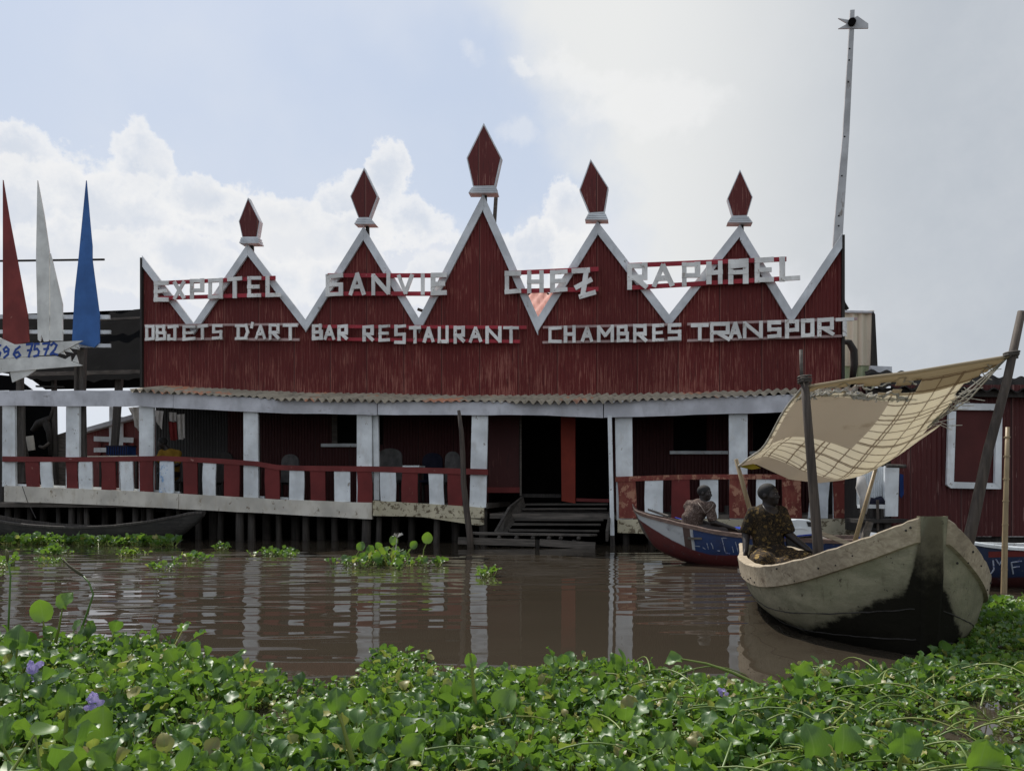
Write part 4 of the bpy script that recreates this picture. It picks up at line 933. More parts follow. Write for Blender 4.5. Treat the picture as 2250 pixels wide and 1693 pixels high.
# local s measured along the axis from midship towards the bow (positive) and the stern (negative); the boat heels a little to its far side
def xf_near(s, b, z): return mid + ax * s + pr_ * b + Vector((0, 0, z - .07 * b))
NEAR = [(-2.75, .26, .45, .06, .0), (-2.3, .36, .43, -.04, .0), (-1.7, .50, .415, -.1, 0), (-1.1, .66, .41, -.13, 0), (-.5, .77, .41, -.14, .0), (0, .81, .415, -.14, .0), (.30, .76, .45, -.14, .02), (.55, .62, .53, -.14, .04),
        (.75, .46, .635, -.14, .06), (.90, .30, .735, -.14, .08), (1.02, .15, .83, -.14, .08), (1.07, .07, .875, -.14, .08)]
PROFN = [(1, 1), (.985, .84), (.955, .68), (.91, .50), (.82, .33), (.66, .17), (.36, .05), (.0, 0)]
nb_ = thing('wooden_boat', 'blunt-bowed wooden boat with a black tarred bow, nosing into the plants under the sail', 'boat', mid)
rings = hull(NEAR, 0, PROFN, xf_near)
from bpy_extras import mesh_utils
def catmull(rings, k=4):
    """finer rings through the stations"""
    res = []; n = len(rings)
    for i in range(n - 1):
        a, b, c, d = rings[max(i - 1, 0)], rings[i], rings[i + 1], rings[min(i + 2, n - 1)]
        for j in range(k):
            t = j / k
            res.append([.5 * ((2 * q) + (r - p) * t + (2 * p - 5 * q + 4 * r - s) * t * t + (3 * q - p - 3 * r + s) * t ** 3) for p, q, r, s in zip(a, b, c, d)])
    res.append(rings[-1]); return res
rings = catmull(rings, 4); inner = inset(rings, ax, .035)
mb = MB(); mb.grid(rings); mb.add(rings[0], [tuple(range(len(rings[0])))]); mb.add(rings[-1], [tuple(range(len(rings[0]) - 1, -1, -1))])
mb.build('hull', M['boat_hull'], nb_, smooth=True)
mb = MB(); mb.grid([r[::-1] for r in inner]); mb.build('hull_lining', M['boat_in'], nb_, smooth=True)
def strake(rings, side, h0, out_, w_top, name, mat, parent, drop=.16):
    """heavy plank along the gunwale, standing proud of the hull"""
    rows = []
    for i, r in enumerate(rings):
        p = r[0] if side == 1 else r[-1]; q = r[2] if side == 1 else r[-3]; c = (r[0] + r[-1]) / 2
        o_ = (p - c); o_.z = 0
        o_ = o_.normalized() if o_.length > 1e-4 else pr_ * side
        dn = (q - p).normalized(); dz = drop / max(.5, abs(dn.z))
        wv = .0025 * math.sin(i * 1.7) + .0015 * math.sin(i * 3.1)
        a = p + o_ * (out_ + wv * .4) + Vector((0, 0, .012 + wv)); b = p + dn * dz + o_ * (out_ + .004); c2 = p + dn * dz - o_ * .004; d = p - o_ * w_top + Vector((0, 0, .012 + wv)); e = p - o_ * w_top + Vector((0, 0, -.06))
        rows.append([c2, b, b.lerp(a, .5), a - Vector((0, 0, .012)), a - o_ * .012, d, e])
    mb = MB(); mb.grid(rows if side == 1 else [r[::-1] for r in rows]); mb.add(rows[-1], [tuple(range(7))]); mb.add(rows[0], [tuple(range(7))])
    return mb.build(name, mat, parent, smooth=False)
strake(rings, 1, 0, .03, .05, 'gunwale', M['boat_rim'], nb_, .15); strake(rings, -1, 0, .03, .05, 'gunwale', M['boat_rim'], nb_, .15)
for side in (1, -1):
    for kk, fr in ((3, .35), (4, .55)):
        sp2 = []
        for r_ in rings[6:-2]:
            kq = kk if side == 1 else len(r_) - 1 - kk; p = r_[kq].lerp(r_[kq + side], fr); c = (r_[0] + r_[-1]) / 2; o_ = p - c; o_.z = 0; sp2.append(p + o_.normalized() * .001 + Vector((0, 0, random.uniform(-.003, .003))))
        MB().tube(sp2, [random.uniform(.0025, .0055) for _ in sp2], 5).build('plank_seam', M['dark_wood'], nb_)
nh = MB()
for i in range(8, len(rings) - 2, 1):
    for side in (1, -1):
        if random.random() < .62: continue
        r_ = rings[i]; p = (r_[0] if side == 1 else r_[-1]); q = r_[2] if side == 1 else r_[-3]; c = (r_[0] + r_[-1]) / 2; o_ = p - c; o_.z = 0
        nh.sphere(p.lerp(q, random.uniform(.12, .72)) + o_.normalized() * .034, random.uniform(.005, .009), 6, 4)
nh.build('nail_heads', M['dark_wood'], nb_)
# blunt stem: a tapered tarred post with a rounded cap
e = rings[-1]; a, b = e[0], e[-1]; topc = (a + b) / 2; keel = e[len(e) // 2]
rows = []
for t in np.linspace(0, 1, 9):
    c = topc.lerp(keel, t) + Vector((0, 0, .022 * (1 - t) ** 3)); hw = .030 * (1 - t) ** 1.4 + .052
    rows.append([c - pr_ * hw - ax * .05, c - pr_ * hw + ax * .012, c - pr_ * hw * .55 + ax * .032, c + pr_ * hw * .55 + ax * .032, c + pr_ * hw + ax * .012, c + pr_ * hw - ax * .05])
mb = MB(); mb.grid(rows)
tp_ = rows[0]; bk = [p - ax * .16 + Vector((0, 0, -.025)) for p in (tp_[1], tp_[4])]
mb.add([tp_[1], tp_[2], tp_[3], tp_[4], bk[1], bk[0]], [(0, 1, 2, 3, 4, 5)])
mb.build('stem', M['boat_hull'], nb_, smooth=True)
for s, b in ((-1.15, .68), (.25, .62), (-2.2, .42)):
    z = .30 if s < 0 else .33
    MB().prism([xf_near(s, b, z), xf_near(s + .22, b, z), xf_near(s + .22, -b, z), xf_near(s, -b, z)], (0, 0, -.035)).build('thwart', M['old_wood'], nb_)
for s in (-1.7, -.55, -.1, .4):
    k = min(range(len(NEAR)), key=lambda i: abs(NEAR[i][0] - s)); b = NEAR[k][1]
    rr = min(range(len(rings)), key=lambda i: abs((rings[i][3] - mid).dot(ax) - s)); ringi = inner[rr]
    MB().tube([p + Vector((0, 0, .01)) for p in ringi[1:-1]], .018, 6).build('rib', M['old_wood'], nb_, smooth=True)
fl = []
for s in np.linspace(-2.3, .75, 12):
    k = np.interp(s, [q[0] for q in NEAR], [q[1] for q in NEAR]); fl.append([xf_near(s, -k * .62, .06), xf_near(s, k * .62, .06)])
MB().grid(fl).build('floor_boards', M['boat_in'], nb_)

# --- masts and sail of the near boat
def pole_obj(name, pts, rad, mat, label, cat, n=9):
    o = MB().tube(pts, rad, n).build(name, mat, None, smooth=True); recenter(o, pts[-1]); return tag(o, label, cat)
dA = 6.35
A0, A1 = P(1767, 828, dA), P(1805, 1298, dA)
mA = pole_obj('mast', [A0, A0.lerp(A1, .25), A0.lerp(A1, .5), A0.lerp(A1, .75), A1], [.032, .034, .037, .04, .045], M['pole'], 'dark brown mast stepped in the near boat beside the seated woman, holding the sail corner', 'mast')
mt = MB().tube([P(1760, 768, dA + .02), P(1762, 845, dA + .02)], .014, 7).build('mast_tip', M['old_wood'], mA, smooth=True)
rp = MB()
for v in (832, 838, 843): rp.tube([A0.lerp(A1, (v - 828) / 470) + Vector((.05 * math.cos(a), .05 * math.sin(a), .004 * a)) for a in np.linspace(0, 6.0, 12)], .008, 5)
rp.build('lashing', M['old_wood'], mA)
dB = 5.95
B0, B1 = P(2245, 684, dB), P(2104, 1292, dB)
mB = pole_obj('spar', [B0, B0.lerp(B1, .25) + Vector((.01, 0, 0)), B0.lerp(B1, .5) + Vector((-.01, 0, 0)), B0.lerp(B1, .75), B1], [.028, .031, .036, .041, .045], M['pole'], 'thick dark pole leaning right at the far right, holding the high sail corner', 'pole')
rp = MB()
for v in (780, 785): rp.tube([B0.lerp(B1, (v - 684) / 608) + Vector((.05 * math.cos(a), .05 * math.sin(a), .004 * a)) for a in np.linspace(0, 6.0, 12)], .009, 5)
rp.build('lashing', M['old_wood'], mB)
C0, C1 = P(1617, 1008, 8.2), P(1672, 1210, 8.2)
pole_obj('stern_pole', [C0, C0.lerp(C1, .35), C0.lerp(C1, .7), C1], [.02, .024, .026, .028], M['bamboo'], 'short bamboo stick behind the seated woman, tied to the low left sail corner', 'pole')
Dp0, Dp1 = P(1926, 1022, 8.0), P(1868, 1225, 8.0)
pole_obj('stern_pole', [Dp0, Dp0.lerp(Dp1, .5), Dp1], [.018, .021, .023], M['bamboo'], 'thin stick leaning left under the bottom edge of the sail, right of the mast', 'pole')
pole_obj('stub_pole', [P(1911, 1146, 7.7), P(1888, 1220, 7.7)], [.035, .04], M['old_wood'], 'thick pale stub of wood sticking up from the boat beside the thin leaning stick', 'post')

def sail_mat():
    m, g, bs, out, oc = new_mat('patched_sail')
    uv = g.add('ShaderNodeUVMap').outputs[0]; sp = g.add('ShaderNodeSeparateXYZ', {0: uv}); U, V = sp.outputs[0], sp.outputs[1]
    n = g.noise(uv, 9, 5, .6); n2 = g.noise(uv, 45, 3)
    jit_ = g.m('MULTIPLY', g.m('SUBTRACT', n.outputs[0], .5), .02)
    def inside(x, a, b): return g.m('MULTIPLY', g.m('GREATER_THAN', x, a), g.m('LESS_THAN', x, b))
    def lines(x, f, w, off=0.0):
        fr = g.m('FRACT', g.m('ADD', g.m('MULTIPLY', g.m('ADD', x, jit_), f), off)); return g.m('LESS_THAN', g.m('ABSOLUTE', g.m('SUBTRACT', fr, .5)), w)
    plain1 = g.m('MULTIPLY', inside(U, .02, .485), inside(V, .13, .50))          # plain brown patch, upper left
    plain2 = g.m('MULTIPLY', inside(U, -.1, .80), g.m('GREATER_THAN', g.m('ADD', V, g.m('MULTIPLY', U, .10)), .86))   # plain strip along the foot
    lower = g.m('GREATER_THAN', V, .50)
    gridm = g.m('MAXIMUM', g.m('MAXIMUM', lines(V, 17, .05), lines(V, 5.1, .02, .3)), g.m('MAXIMUM', lines(U, 9, .030, .2), lines(U, 4.3, .018, .05)))
    plain = g.m('MAXIMUM', plain1, plain2)
    gridm = g.m('MULTIPLY', gridm, g.m('SUBTRACT', 1.0, plain)); gridm = g.m('MULTIPLY', gridm, g.m('GREATER_THAN', g.m('ADD', V, g.m('MULTIPLY', g.m('GREATER_THAN', U, .56), .07)), .10))
    base = g.mix(n.outputs[0], (.80, .76, .66), (.88, .84, .74))
    base = g.mix(g.m('MULTIPLY', g.step(U, .45, .7), .5), base, (.84, .79, .66))
    base = g.mix(plain, base, (.58, .53, .46))
    base = g.mix(g.m('MULTIPLY', g.m('LESS_THAN', V, .10), .8), base, (.40, .33, .22))
    base = g.mix(g.m('MULTIPLY', gridm, .72), base, (.22, .155, .10))
    st = g.noise(uv, 5, 6, .7); base = g.mix(g.m('MULTIPLY', g.step(st.outputs[0], .56, .72), .4), base, (.26, .19, .11))
    g.set(bs.inputs['Base Color'], base); bs.inputs['Roughness'].default_value = .95; bs.inputs['Specular IOR Level'].default_value = .1
    g.set(bs.inputs['Normal'], g.add('ShaderNodeBump', {'Height': n2.outputs[0], 'Strength': .2, 'Distance': .005}))
    tr = g.add('ShaderNodeBsdfTranslucent', {0: base}); mx = g.add('ShaderNodeMixShader', {0: .5, 1: bs, 2: tr}); g.l.new(mx.outputs[0], out.inputs[0]); return m
M['sail'] = sail_mat(); M['fray'] = cloth('frayed_edge', (.62, .60, .54), (.5, .47, .4), 9, .3)
TOP = [(0, 1763, 852, 6.35), (.25, 1880, 833, 6.31), (.5, 1995, 820, 6.25), (.75, 2105, 802, 6.12), (1, 2216, 784, 5.95)]
BOT = [(0, 1622, 1024, 8.2), (.12, 1660, 1018, 8.17), (.35, 1735, 1052, 8.05), (.55, 1800, 1060, 8.02), (.72, 1848, 1054, 8.0), (.88, 1895, 1040, 8.0), (1, 1927, 1026, 8.0)]
def ipl(T, s):
    k = [q[0] for q in T]; return P(np.interp(s, k, [q[1] for q in T]), np.interp(s, k, [q[2] for q in T]), np.interp(s, k, [q[3] for q in T]))
def make_sail():
    NU, NV = 64, 56; pts = []
    for j in range(NV + 1):
        v = j / NV
        for i in range(NU + 1):
            u = i / NU; a, b = ipl(TOP, u), ipl(BOT, u); p = a.lerp(b, v)
            sag = 4 * v * (1 - v)
            p.z -= sag * (.02 + .19 * math.exp(-((u - .66) / .30) ** 2)) ; p.z += .035 * math.sin(v * 9 + u * 7) * sag * (1 - u * .5)
            p.z -= .10 * sag * math.exp(-((u - .0) / .12) ** 2) * v
            pts.append((p, u, v))
    def keep(u, v):
        if .02 < u < .60 and .045 + .02 * math.sin(u * 40) * .3 < v < .078 + .012 * math.sin(u * 23) + (.028 if u < .35 else .028 * (.6 - u) / .25): return False   # long tear under the head band
        if u > .86 and v > .05 and v < .30 and abs(v - .15) < (u - .80) * .55: return False                                            # torn right corner
        if u > .93 - .16 * max(0, (v - .1)) and v > .07 and v < .42: return False
        return True
    me = bpy.data.meshes.new('sail'); n = NU + 1; f = []
    for j in range(NV):
        for i in range(NU):
            if keep((i + .5) / NU, (j + .5) / NV): f.append((j * n + i, j * n + i + 1, (j + 1) * n + i + 1, (j + 1) * n + i))
    me.from_pydata([tuple(p) for p, _, _ in pts], [], f); uvl = me.uv_layers.new(name='UVMap')
    for lp in me.loops: uvl.data[lp.index].uv = (pts[lp.vertex_index][1], pts[lp.vertex_index][2])
    me.polygons.foreach_set('use_smooth', [True] * len(me.polygons)); me.materials.append(M['sail'])
    o = link('sail', me, None); recenter(o, ipl(BOT, .5)); tag(o, 'tan patchwork sail cloth with dark grid lines and torn frayed edges, stretched between poles', 'sail')
    mod = o.modifiers.new('thick', 'SOLIDIFY'); mod.thickness = .004
    G = lambda u, v: pts[int(round(v * NV)) * n + int(round(u * NU))][0]
    fr = MB(); r2 = random.Random(3)
    for k in range(150):                                               # frayed threads along the tears
        u = r2.uniform(.03, .58); p = G(u, .12) + Vector((0, 0, r2.uniform(-.0, .02))); q = p + Vector((r2.uniform(-.08, .08), r2.uniform(-.02, .02), r2.uniform(-.03, .045)))
        fr.tube([p, (p + q) / 2 + Vector((0, 0, .012)), q], .0055, 4)
    for k in range(30):
        v = r2.uniform(.02, .40); p = G(.90 - .16 * max(0, v - .1), v); q = p + Vector((r2.uniform(.02, .22), r2.uniform(-.04, .04), r2.uniform(-.08, .06)))
        fr.tube([p, (p + q) / 2 + Vector((0, 0, r2.uniform(-.03, .03))), q], .004, 4)
    a, b = ipl(TOP, 1), G(.86, .38)
    for k in range(3): fr.tube([a + Vector((0, .01 * k, 0)), a.lerp(b, .5) + Vector((.03 * (k - 1), 0, -.02 * k)), b], .006, 4)
    for vv, r_ in ((.112, .013), (.045, .008)):
        ed = [G(u, vv + .02 * math.sin(u * 23)) + Vector((0, 0, r2.uniform(-.012, .012))) for u in np.linspace(.03, .58, 45)]; fr.tube(ed, [r_ * r2.uniform(.5, 1.2) for _ in ed], 5)
    fr.build('frayed_threads', M['fray'], o)
    hem = MB(); hem.tube([ipl(TOP, t) + Vector((0, -.01, .004)) for t in np.linspace(0, 1, 20)], .012, 6); hem.build('head_rope', M['sail'], o, smooth=True)
    hem = MB(); hem.tube([pts[j * n][0] + Vector((-.004, 0, 0)) for j in range(0, NV + 1, 4)], .010, 6); hem.build('side_hem', M['fray'], o, smooth=True)
    yl = MB(); c = [P(1620, 1024, 8.18), P(1650, 1015, 8.14), P(1672, 1028, 8.1), P(1652, 1031, 8.12)]; yl.prism(c, (0, .01, 0)); yl.build('yellow_tie', cloth('yellow_tie', (.5, .42, .06), (.4, .33, .05)), o)
make_sail()

# --- blue motor boat with the man
def blue_hull_mat(name, zr, axis=None, dim=1.0):
    m, g, bs, out, oc = new_mat(name)
    sp = g.add('ShaderNodeSeparateXYZ', {0: oc}); n = g.noise(oc, 4, 6, .65); n2 = g.noise(oc, 14, 5, .7)
    z = g.m('ADD', sp.outputs[2], g.m('MULTIPLY', g.m('SUBTRACT', n.outputs[0], .5), .04))
    zl_ = z if axis is None else g.m('SUBTRACT', z, g.m('MULTIPLY', g.m('POWER', g.m('MAXIMUM', g.m('SUBTRACT', -.40, sp.outputs[0]), 0.0), 1.5), .52))
    c = g.mix(g.step(zl_, zr - .01, zr + .01), tuple(x * dim for x in (.10, .020, .019)), tuple(x * dim for x in (.018, .042, .13)))
    if axis is not None:                                            # white prow, brown band, white stripe
        sl = g.m('ADD', g.m('ADD', g.m('MULTIPLY', sp.outputs[0], axis[0]), g.m('MULTIPLY', sp.outputs[1], axis[1])), g.m('MULTIPLY', sp.outputs[2], -.12))
        up_ = g.step(zl_, zr - .01, zr + .01); ps = lambda a, b: g.m('MULTIPLY', g.m('MULTIPLY', g.m('GREATER_THAN', sl, a), g.m('LESS_THAN', sl, b)), up_)
        c = g.mix(ps(.66, 9), c, (.44, .46, .47)); c = g.mix(ps(.56, .66), c, (.09, .055, .045)); c = g.mix(ps(.52, .56), c, (.44, .46, .47))
    c = g.mix(g.step(n2.outputs[0], .62, .68), c, (.13, .12, .13))
    c = g.mix(g.m('MULTIPLY', g.step(n.outputs[0], .5, .7), .4), c, (.03, .025, .03))
    g.set(bs.inputs['Base Color'], c); bs.inputs['Roughness'].default_value = .5; return m
M['brown_rim'] = wood('brown_rim', (.11, .07, .055), (.22, .15, .12), axis='x')
M['line_white'] = wear('worn_lettering', (.34, .38, .46), (.10, .12, .25), .55, 14)
bb_mid = Vector((3.25, 11.75, 0)); bax = (Vector((1.93, 12.15, 0)) - Vector((4.95, 11.35, 0))).normalized(); bpr = Vector((-bax.y, bax.x, 0))
if bpr.y > 0: bpr = -bpr              # +b = near side
def xf_blue(s, b, z): return bb_mid + bax * s + bpr * b + Vector((0, 0, z))
BLUE = [(-1.75, .48, .40, .02, 0), (-1.2, .55, .40, -.08, 0), (-.5, .56, .43, -.12, 0), (.1, .50, .48, -.10, .02), (.5, .40, .56, -.04, .08), (.85, .27, .66, .06, .18), (1.12, .14, .76, .20, .28), (1.30, .03, .86, .42, .18)]
M['blue_hull'] = blue_hull_mat('blue_hull', .155, (bax.x, bax.y))
bb = thing('motor_boat', 'blue and red painted boat with a white outboard motor, carrying a man', 'boat', bb_mid)
brings = catmull(hull(BLUE, 0, PROF, xf_blue), 4)
mb = MB(); mb.grid(brings); mb.add(brings[0], [tuple(range(len(brings[0])))]); mb.add(brings[-1], [tuple(range(len(brings[0])))])
mb.build('hull', M['blue_hull'], bb, smooth=True)
binn = inset(brings, bax, .03); MB().grid([r[::-1] for r in binn]).build('hull_lining', M['boat_in'], bb, smooth=True)
strake(brings, 1, 0, .02, .05, 'gunwale', M['brown_rim'], bb, .05); strake(brings, -1, 0, .02, .05, 'gunwale', M['brown_rim'], bb, .05)
def on_hull(rings, u, v, side=1, lift=.006):
    """point where the photo ray meets the near hull side"""
    best = None; d = P(u, v, 1) - Vector((0, 0, CAM_Z)); o_ = Vector((0, 0, CAM_Z)); half = len(rings[0]) // 2
    from mathutils.geometry import intersect_ray_tri
    for i in range(len(rings) - 1):
        for k in range(len(rings[0]) - 1):
            a, b, c, e = rings[i][k], rings[i][k + 1], rings[i + 1][k + 1], rings[i + 1][k]
            for t in ((a, b, c), (a, c, e)):
                h = intersect_ray_tri(*t, d, o_, True)
                if h is not None and (best is None or h.y < best.y): best = h
    return best - d.normalized() * lift if best is not None else None
def hull_poly(rings, q, name, mat, parent, sub=6, lift=.006):
    """painted panel lying on the hull, traced over a quad (tl, tr, br, bl)"""
    rows = []
    for j in range(sub + 1):
        rows.append([])
        for i in range(sub * 2 + 1):
            s, t = i / (sub * 2), j / sub
            u = (q[0][0] * (1 - s) + q[1][0] * s) * (1 - t) + (q[3][0] * (1 - s) + q[2][0] * s) * t; v = (q[0][1] * (1 - s) + q[1][1] * s) * (1 - t) + (q[3][1] * (1 - s) + q[2][1] * s) * t
            rows[-1].append(on_hull(rings, u, v, 1, lift))
    if any(p is None for r in rows for p in r): print('hull_poly miss', name); return None
    return MB().grid(rows).build(name, mat, parent, smooth=True)
def hull_text(rings, strokes, w, name, mat, parent):
    for pl in strokes:
        pts = []
        for (u0, v0), (u1, v1) in zip(pl, pl[1:]):
            for k in range(4): pts.append(on_hull(rings, u0 + (u1 - u0) * k / 4, v0 + (v1 - v0) * k / 4, 1, .006))
        pts.append(on_hull(rings, *pl[-1], 1, .006)); pts = [p for p in pts if p is not None]
        if len(pts) > 1: MB().tube(pts, w, 5).build(name, mat, parent)
hull_text(brings, [[(1520, 1167), (1527, 1199), (1538, 1200)], [(1544, 1202), (1550, 1206)], [(1553, 1193), (1557, 1206)], [(1562, 1192), (1566, 1200), (1567, 1205)], [(1576, 1209), (1582, 1210)], [(1598, 1182), (1586, 1181), (1594, 1214), (1604, 1216)], [(1609, 1200), (1612, 1213)], [(1616, 1190), (1622, 1212)]], .006, 'lettering', M['line_white'], bb)
M['tarp_blue'] = cloth('blue_tarp', (.012, .045, .36), (.012, .035, .28), 5, 0, rough=.5)
q = MB(); q.grid([[xf_blue(s, b, np.interp(s, [k[0] for k in BLUE], [k[2] for k in BLUE]) + .012 - .05 * (1 - abs(b) / .3) * 0) for b in (-.10, 0, .12)] for s in (.62, .72, .85)]); q.build('blue_seat_cover', M['tarp_blue'], bb)
MB().prism([xf_blue(.95, .17, .70), xf_blue(.95, -.17, .70), xf_blue(1.25, -.03, .80), xf_blue(1.25, .03, .80)], (0, 0, -.03)).build('fore_deck', M['old_wood'], bb)
for s in (.45, -.55, -1.25): MB().prism([xf_blue(s, .42, .40), xf_blue(s + .2, .40, .40), xf_blue(s + .2, -.40, .40), xf_blue(s, -.42, .40)], (0, 0, -.03)).build('thwart', M['old_wood'], bb)
MB().grid([[xf_blue(s, -.47, .50) + Vector((0, 0, .02)), xf_blue(s, -.40, .525), xf_blue(s, -.33, .49)] for s in (.3, -.2, -.9)]).build('blue_bench_cover', M['tarp_blue'], bb)
# outboard: cowl, leg, bracket
def cowl(uvs, d, depth, name, mat, parent): return MB().prism([P(u, v, d) for u, v in uvs], (0, depth, 0)).build(name, mat, parent)
M['cowl'] = wear('cowl_paint', (.62, .66, .68), (.35, .37, .38), .2, 8, rough=.35); M['rubber'] = wear('dark_plastic', (.012, .012, .013), (.03, .03, .03), .3, 9, rough=.5)
cw = cowl([(1722, 1150), (1730, 1143), (1752, 1140), (1778, 1141), (1786, 1146), (1788, 1172), (1786, 1176), (1730, 1182), (1722, 1178)], 10.95, .24, 'motor_cowl', M['cowl'], bb)
bv = cw.modifiers.new('b', 'BEVEL'); bv.width = .03; bv.segments = 3
cowl([(1772, 1145), (1785, 1147), (1786, 1157), (1776, 1156)], 10.943, .01, 'cowl_vent', M['rubber'], cw)
cowl([(1724, 1161), (1762, 1158), (1774, 1162), (1774, 1164), (1762, 1160.5), (1724, 1163.5)], 10.942, .01, 'cowl_line', M['white'], cw)
cowl([(1724, 1178), (1788, 1172), (1788, 1175), (1724, 1181)], 10.941, .01, 'cowl_stripe', M['tarp_blue'], cw)
cowl([(1728, 1182), (1792, 1175), (1796, 1205), (1735, 1212)], 10.98, .22, 'motor_midsection', M['rubber'], bb)
MB().tube([P(1765, 1205, 11.1), W(1765, -.1, 11.1)], .06, 8).build('motor_leg', M['rubber'], bb, smooth=True)
cowl([(1800, 1164), (1870, 1190), (1890, 1192), (1890, 1199), (1862, 1198), (1800, 1173)], 10.6, .05, 'oar', M['boat_rim'], None)
o = bpy.data.objects['oar']; recenter(o, P(1845, 1198, 10.6)); tag(o, 'pale wooden oar lying across the boats right of the mast', 'oar')

# --- second blue boat at the right edge
M['blue_hull2'] = blue_hull_mat('blue_hull_dark', .12, None, .5)
rb_mid = Vector((6.35, 9.1, 0))
def xf_rb(s, b, z): return rb_mid + Vector((s, -b + .06 * s, z))
RB_ = [(-1.5, .1, .56, .1, 0), (-1.2, .28, .48, -.02, 0), (-.7, .42, .44, -.08, 0), (0, .48, .43, -.1, 0), (1, .48, .43, -.1, 0), (2.0, .42, .45, -.06, 0), (2.6, .2, .52, .05, 0), (2.8, .05, .56, .2, 0)]
rbt = thing('long_boat', 'dark blue long boat with a white rim lying behind the bow at the right edge', 'boat', rb_mid)
rr_ = catmull(hull(RB_, 0, PROF, xf_rb), 4); mb = MB(); mb.grid(rr_); mb.build('hull', M['blue_hull2'], rbt, smooth=True)
MB().grid([r[::-1] for r in inset(rr_, Vector((1, 0, 0)), .03)]).build('hull_lining', M['boat_in'], rbt, smooth=True)
strake(rr_, 1, 0, .02, .05, 'gunwale', M['white'], rbt, .03); strake(rr_, -1, 0, .02, .05, 'gunwale', M['white'], rbt, .03)
hull_poly(rr_, [(2172, 1211), (2262, 1209), (2262, 1222), (2172, 1224)], 'red_stripe', M['red'], rbt, 5, .004)
hull_text(rr_, [[(2165, 1256), (2178, 1259), (2184, 1250), (2182, 1230)], [(2188, 1228), (2196, 1240), (2203, 1228), (2205, 1258)], [(2226, 1260), (2222, 1235), (2245, 1232)], [(2224, 1246), (2240, 1244)]], .008, 'lettering', M['line_white'], rbt)

# --- dark dugout at the left
dg_mid = BM @ Vector((B(190, 1180, -.55).x, -.65, 0)); dax = BM.to_3x3() @ Vector((1, 0, 0)); dpr = BM.to_3x3() @ Vector((0, -1, 0))
def xf_dg(s, b, z): return dg_mid + dax * s + dpr * b + Vector((0, 0, z))
DG = [(-2.6, .05, .60, .40, 0), (-2.2, .20, .54, .08, 0), (-1.5, .34, .42, -.06, 0), (-.5, .38, .34, -.1, 0), (.5, .38, .34, -.1, 0), (1.4, .34, .42, -.05, 0), (2.1, .22, .54, .08, 0), (2.5, .10, .63, .34, 0), (2.72, .07, .64, .55, 0)]
dg = thing('dugout_canoe', 'old blackened dugout canoe lying beneath the left veranda', 'canoe', dg_mid)
dr = catmull(hull(DG, 0, PROF, xf_dg), 4); mb = MB(); mb.grid(dr); mb.add(dr[0], [tuple(range(len(dr[0])))]); mb.add(dr[-1], [tuple(range(len(dr[0])))]); mb.build('hull', M['canoe'], dg, smooth=True)
MB().grid([r[::-1] for r in inset(dr, dax, .03)]).build('hull_lining', M['canoe'], dg, smooth=True)
strake(dr, 1, 0, .012, .04, 'gunwale', M['pile'], dg, .04); strake(dr, -1, 0, .012, .04, 'gunwale', M['pile'], dg, .04)
o = MB().tube([B(49, 1068, -.08), B(60, 1100, -.2), B(79, 1138, -.4)], .008, 5); o = wmb(o).build('mooring_line', M['dark_wood'], None); tag(recenter(o, Bw(79, 1138, -.4)), 'thin dark rope hanging from the deck edge down to the dugout', 'rope')

pole_obj('bamboo_pole', [P(2214, 938, 8.35), P(2212, 1030, 8.35), P(2209, 1150, 8.35), P(2206, 1300, 8.35), P(2205, 1330, 8.35)], [.02, .024, .027, .03, .03], M['bamboo'], 'straight pale bamboo pole standing in the plants at the right edge', 'pole')
kn = MB()
for v in (960, 1002, 1052, 1100, 1152, 1200, 1250): kn.tube([P(2213.6 - (v - 938) * .021, v - 1.5, 8.35), P(2213.6 - (v - 938) * .021, v + 1.5, 8.35)], .031, 9)
kn.build('joints', M['bamboo'], bpy.data.objects['bamboo_pole'], smooth=False)

# ------------------------------------------------------------------ people: smooth signed-distance bodies
def surface_nets(Fv, org, h):
    S = Fv < 0; nx, ny, nz = Fv.shape
    corners = [(i, j, k) for i in (0, 1) for j in (0, 1) for k in (0, 1)]
    def sub(A, c): return A[c[0]:nx - 1 + c[0], c[1]:ny - 1 + c[1], c[2]:nz - 1 + c[2]]
    cnt = sum(sub(S, c).astype(np.int8) for c in corners); act = (cnt > 0) & (cnt < 8)
    acc = np.zeros((nx - 1, ny - 1, nz - 1, 3)); num = np.zeros((nx - 1, ny - 1, nz - 1))
    for a in corners:
        for ax_ in range(3):
            if a[ax_]: continue
            b = list(a); b[ax_] = 1; b = tuple(b)
            fa, fb = sub(Fv, a), sub(Fv, b); cr_ = (fa < 0) != (fb < 0)
            t = np.where(cr_, fa / np.where(cr_, fa - fb, 1), 0)
            for q in range(3): acc[..., q] += np.where(cr_, a[q] + (t if q == ax_ else 0), 0)
            num += cr_
    idx = -np.ones(act.shape, np.int64); w = np.argwhere(act); idx[act] = np.arange(len(w))
    V = org + h * (w + acc[act] / num[act][:, None]); faces = []
    for ax_ in range(3):
        sl0 = [slice(None)] * 3; sl1 = [slice(None)] * 3; sl0[ax_] = slice(0, -1); sl1[ax_] = slice(1, None)
        A_, B_ = S[tuple(sl0)], S[tuple(sl1)]; e = np.argwhere(A_ != B_); o1, o2 = [(1, 2), (2, 0), (0, 1)][ax_]
        e = e[(e[:, o1] > 0) & (e[:, o2] > 0) & (e[:, o1] < Fv.shape[o1] - 1) & (e[:, o2] < Fv.shape[o2] - 1)]
        flip = A_[tuple(e.T)]
        c = []
        for d1, d2 in ((0, 0), (-1, 0), (-1, -1), (0, -1)):
            q = e.copy(); q[:, o1] += d1; q[:, o2] += d2; c.append(idx[tuple(q.T)])
        f = np.stack(c, 1); f[~flip] = f[~flip][:, ::-1]; faces.append(f[(f >= 0).all(1)])
    return V, np.concatenate(faces)
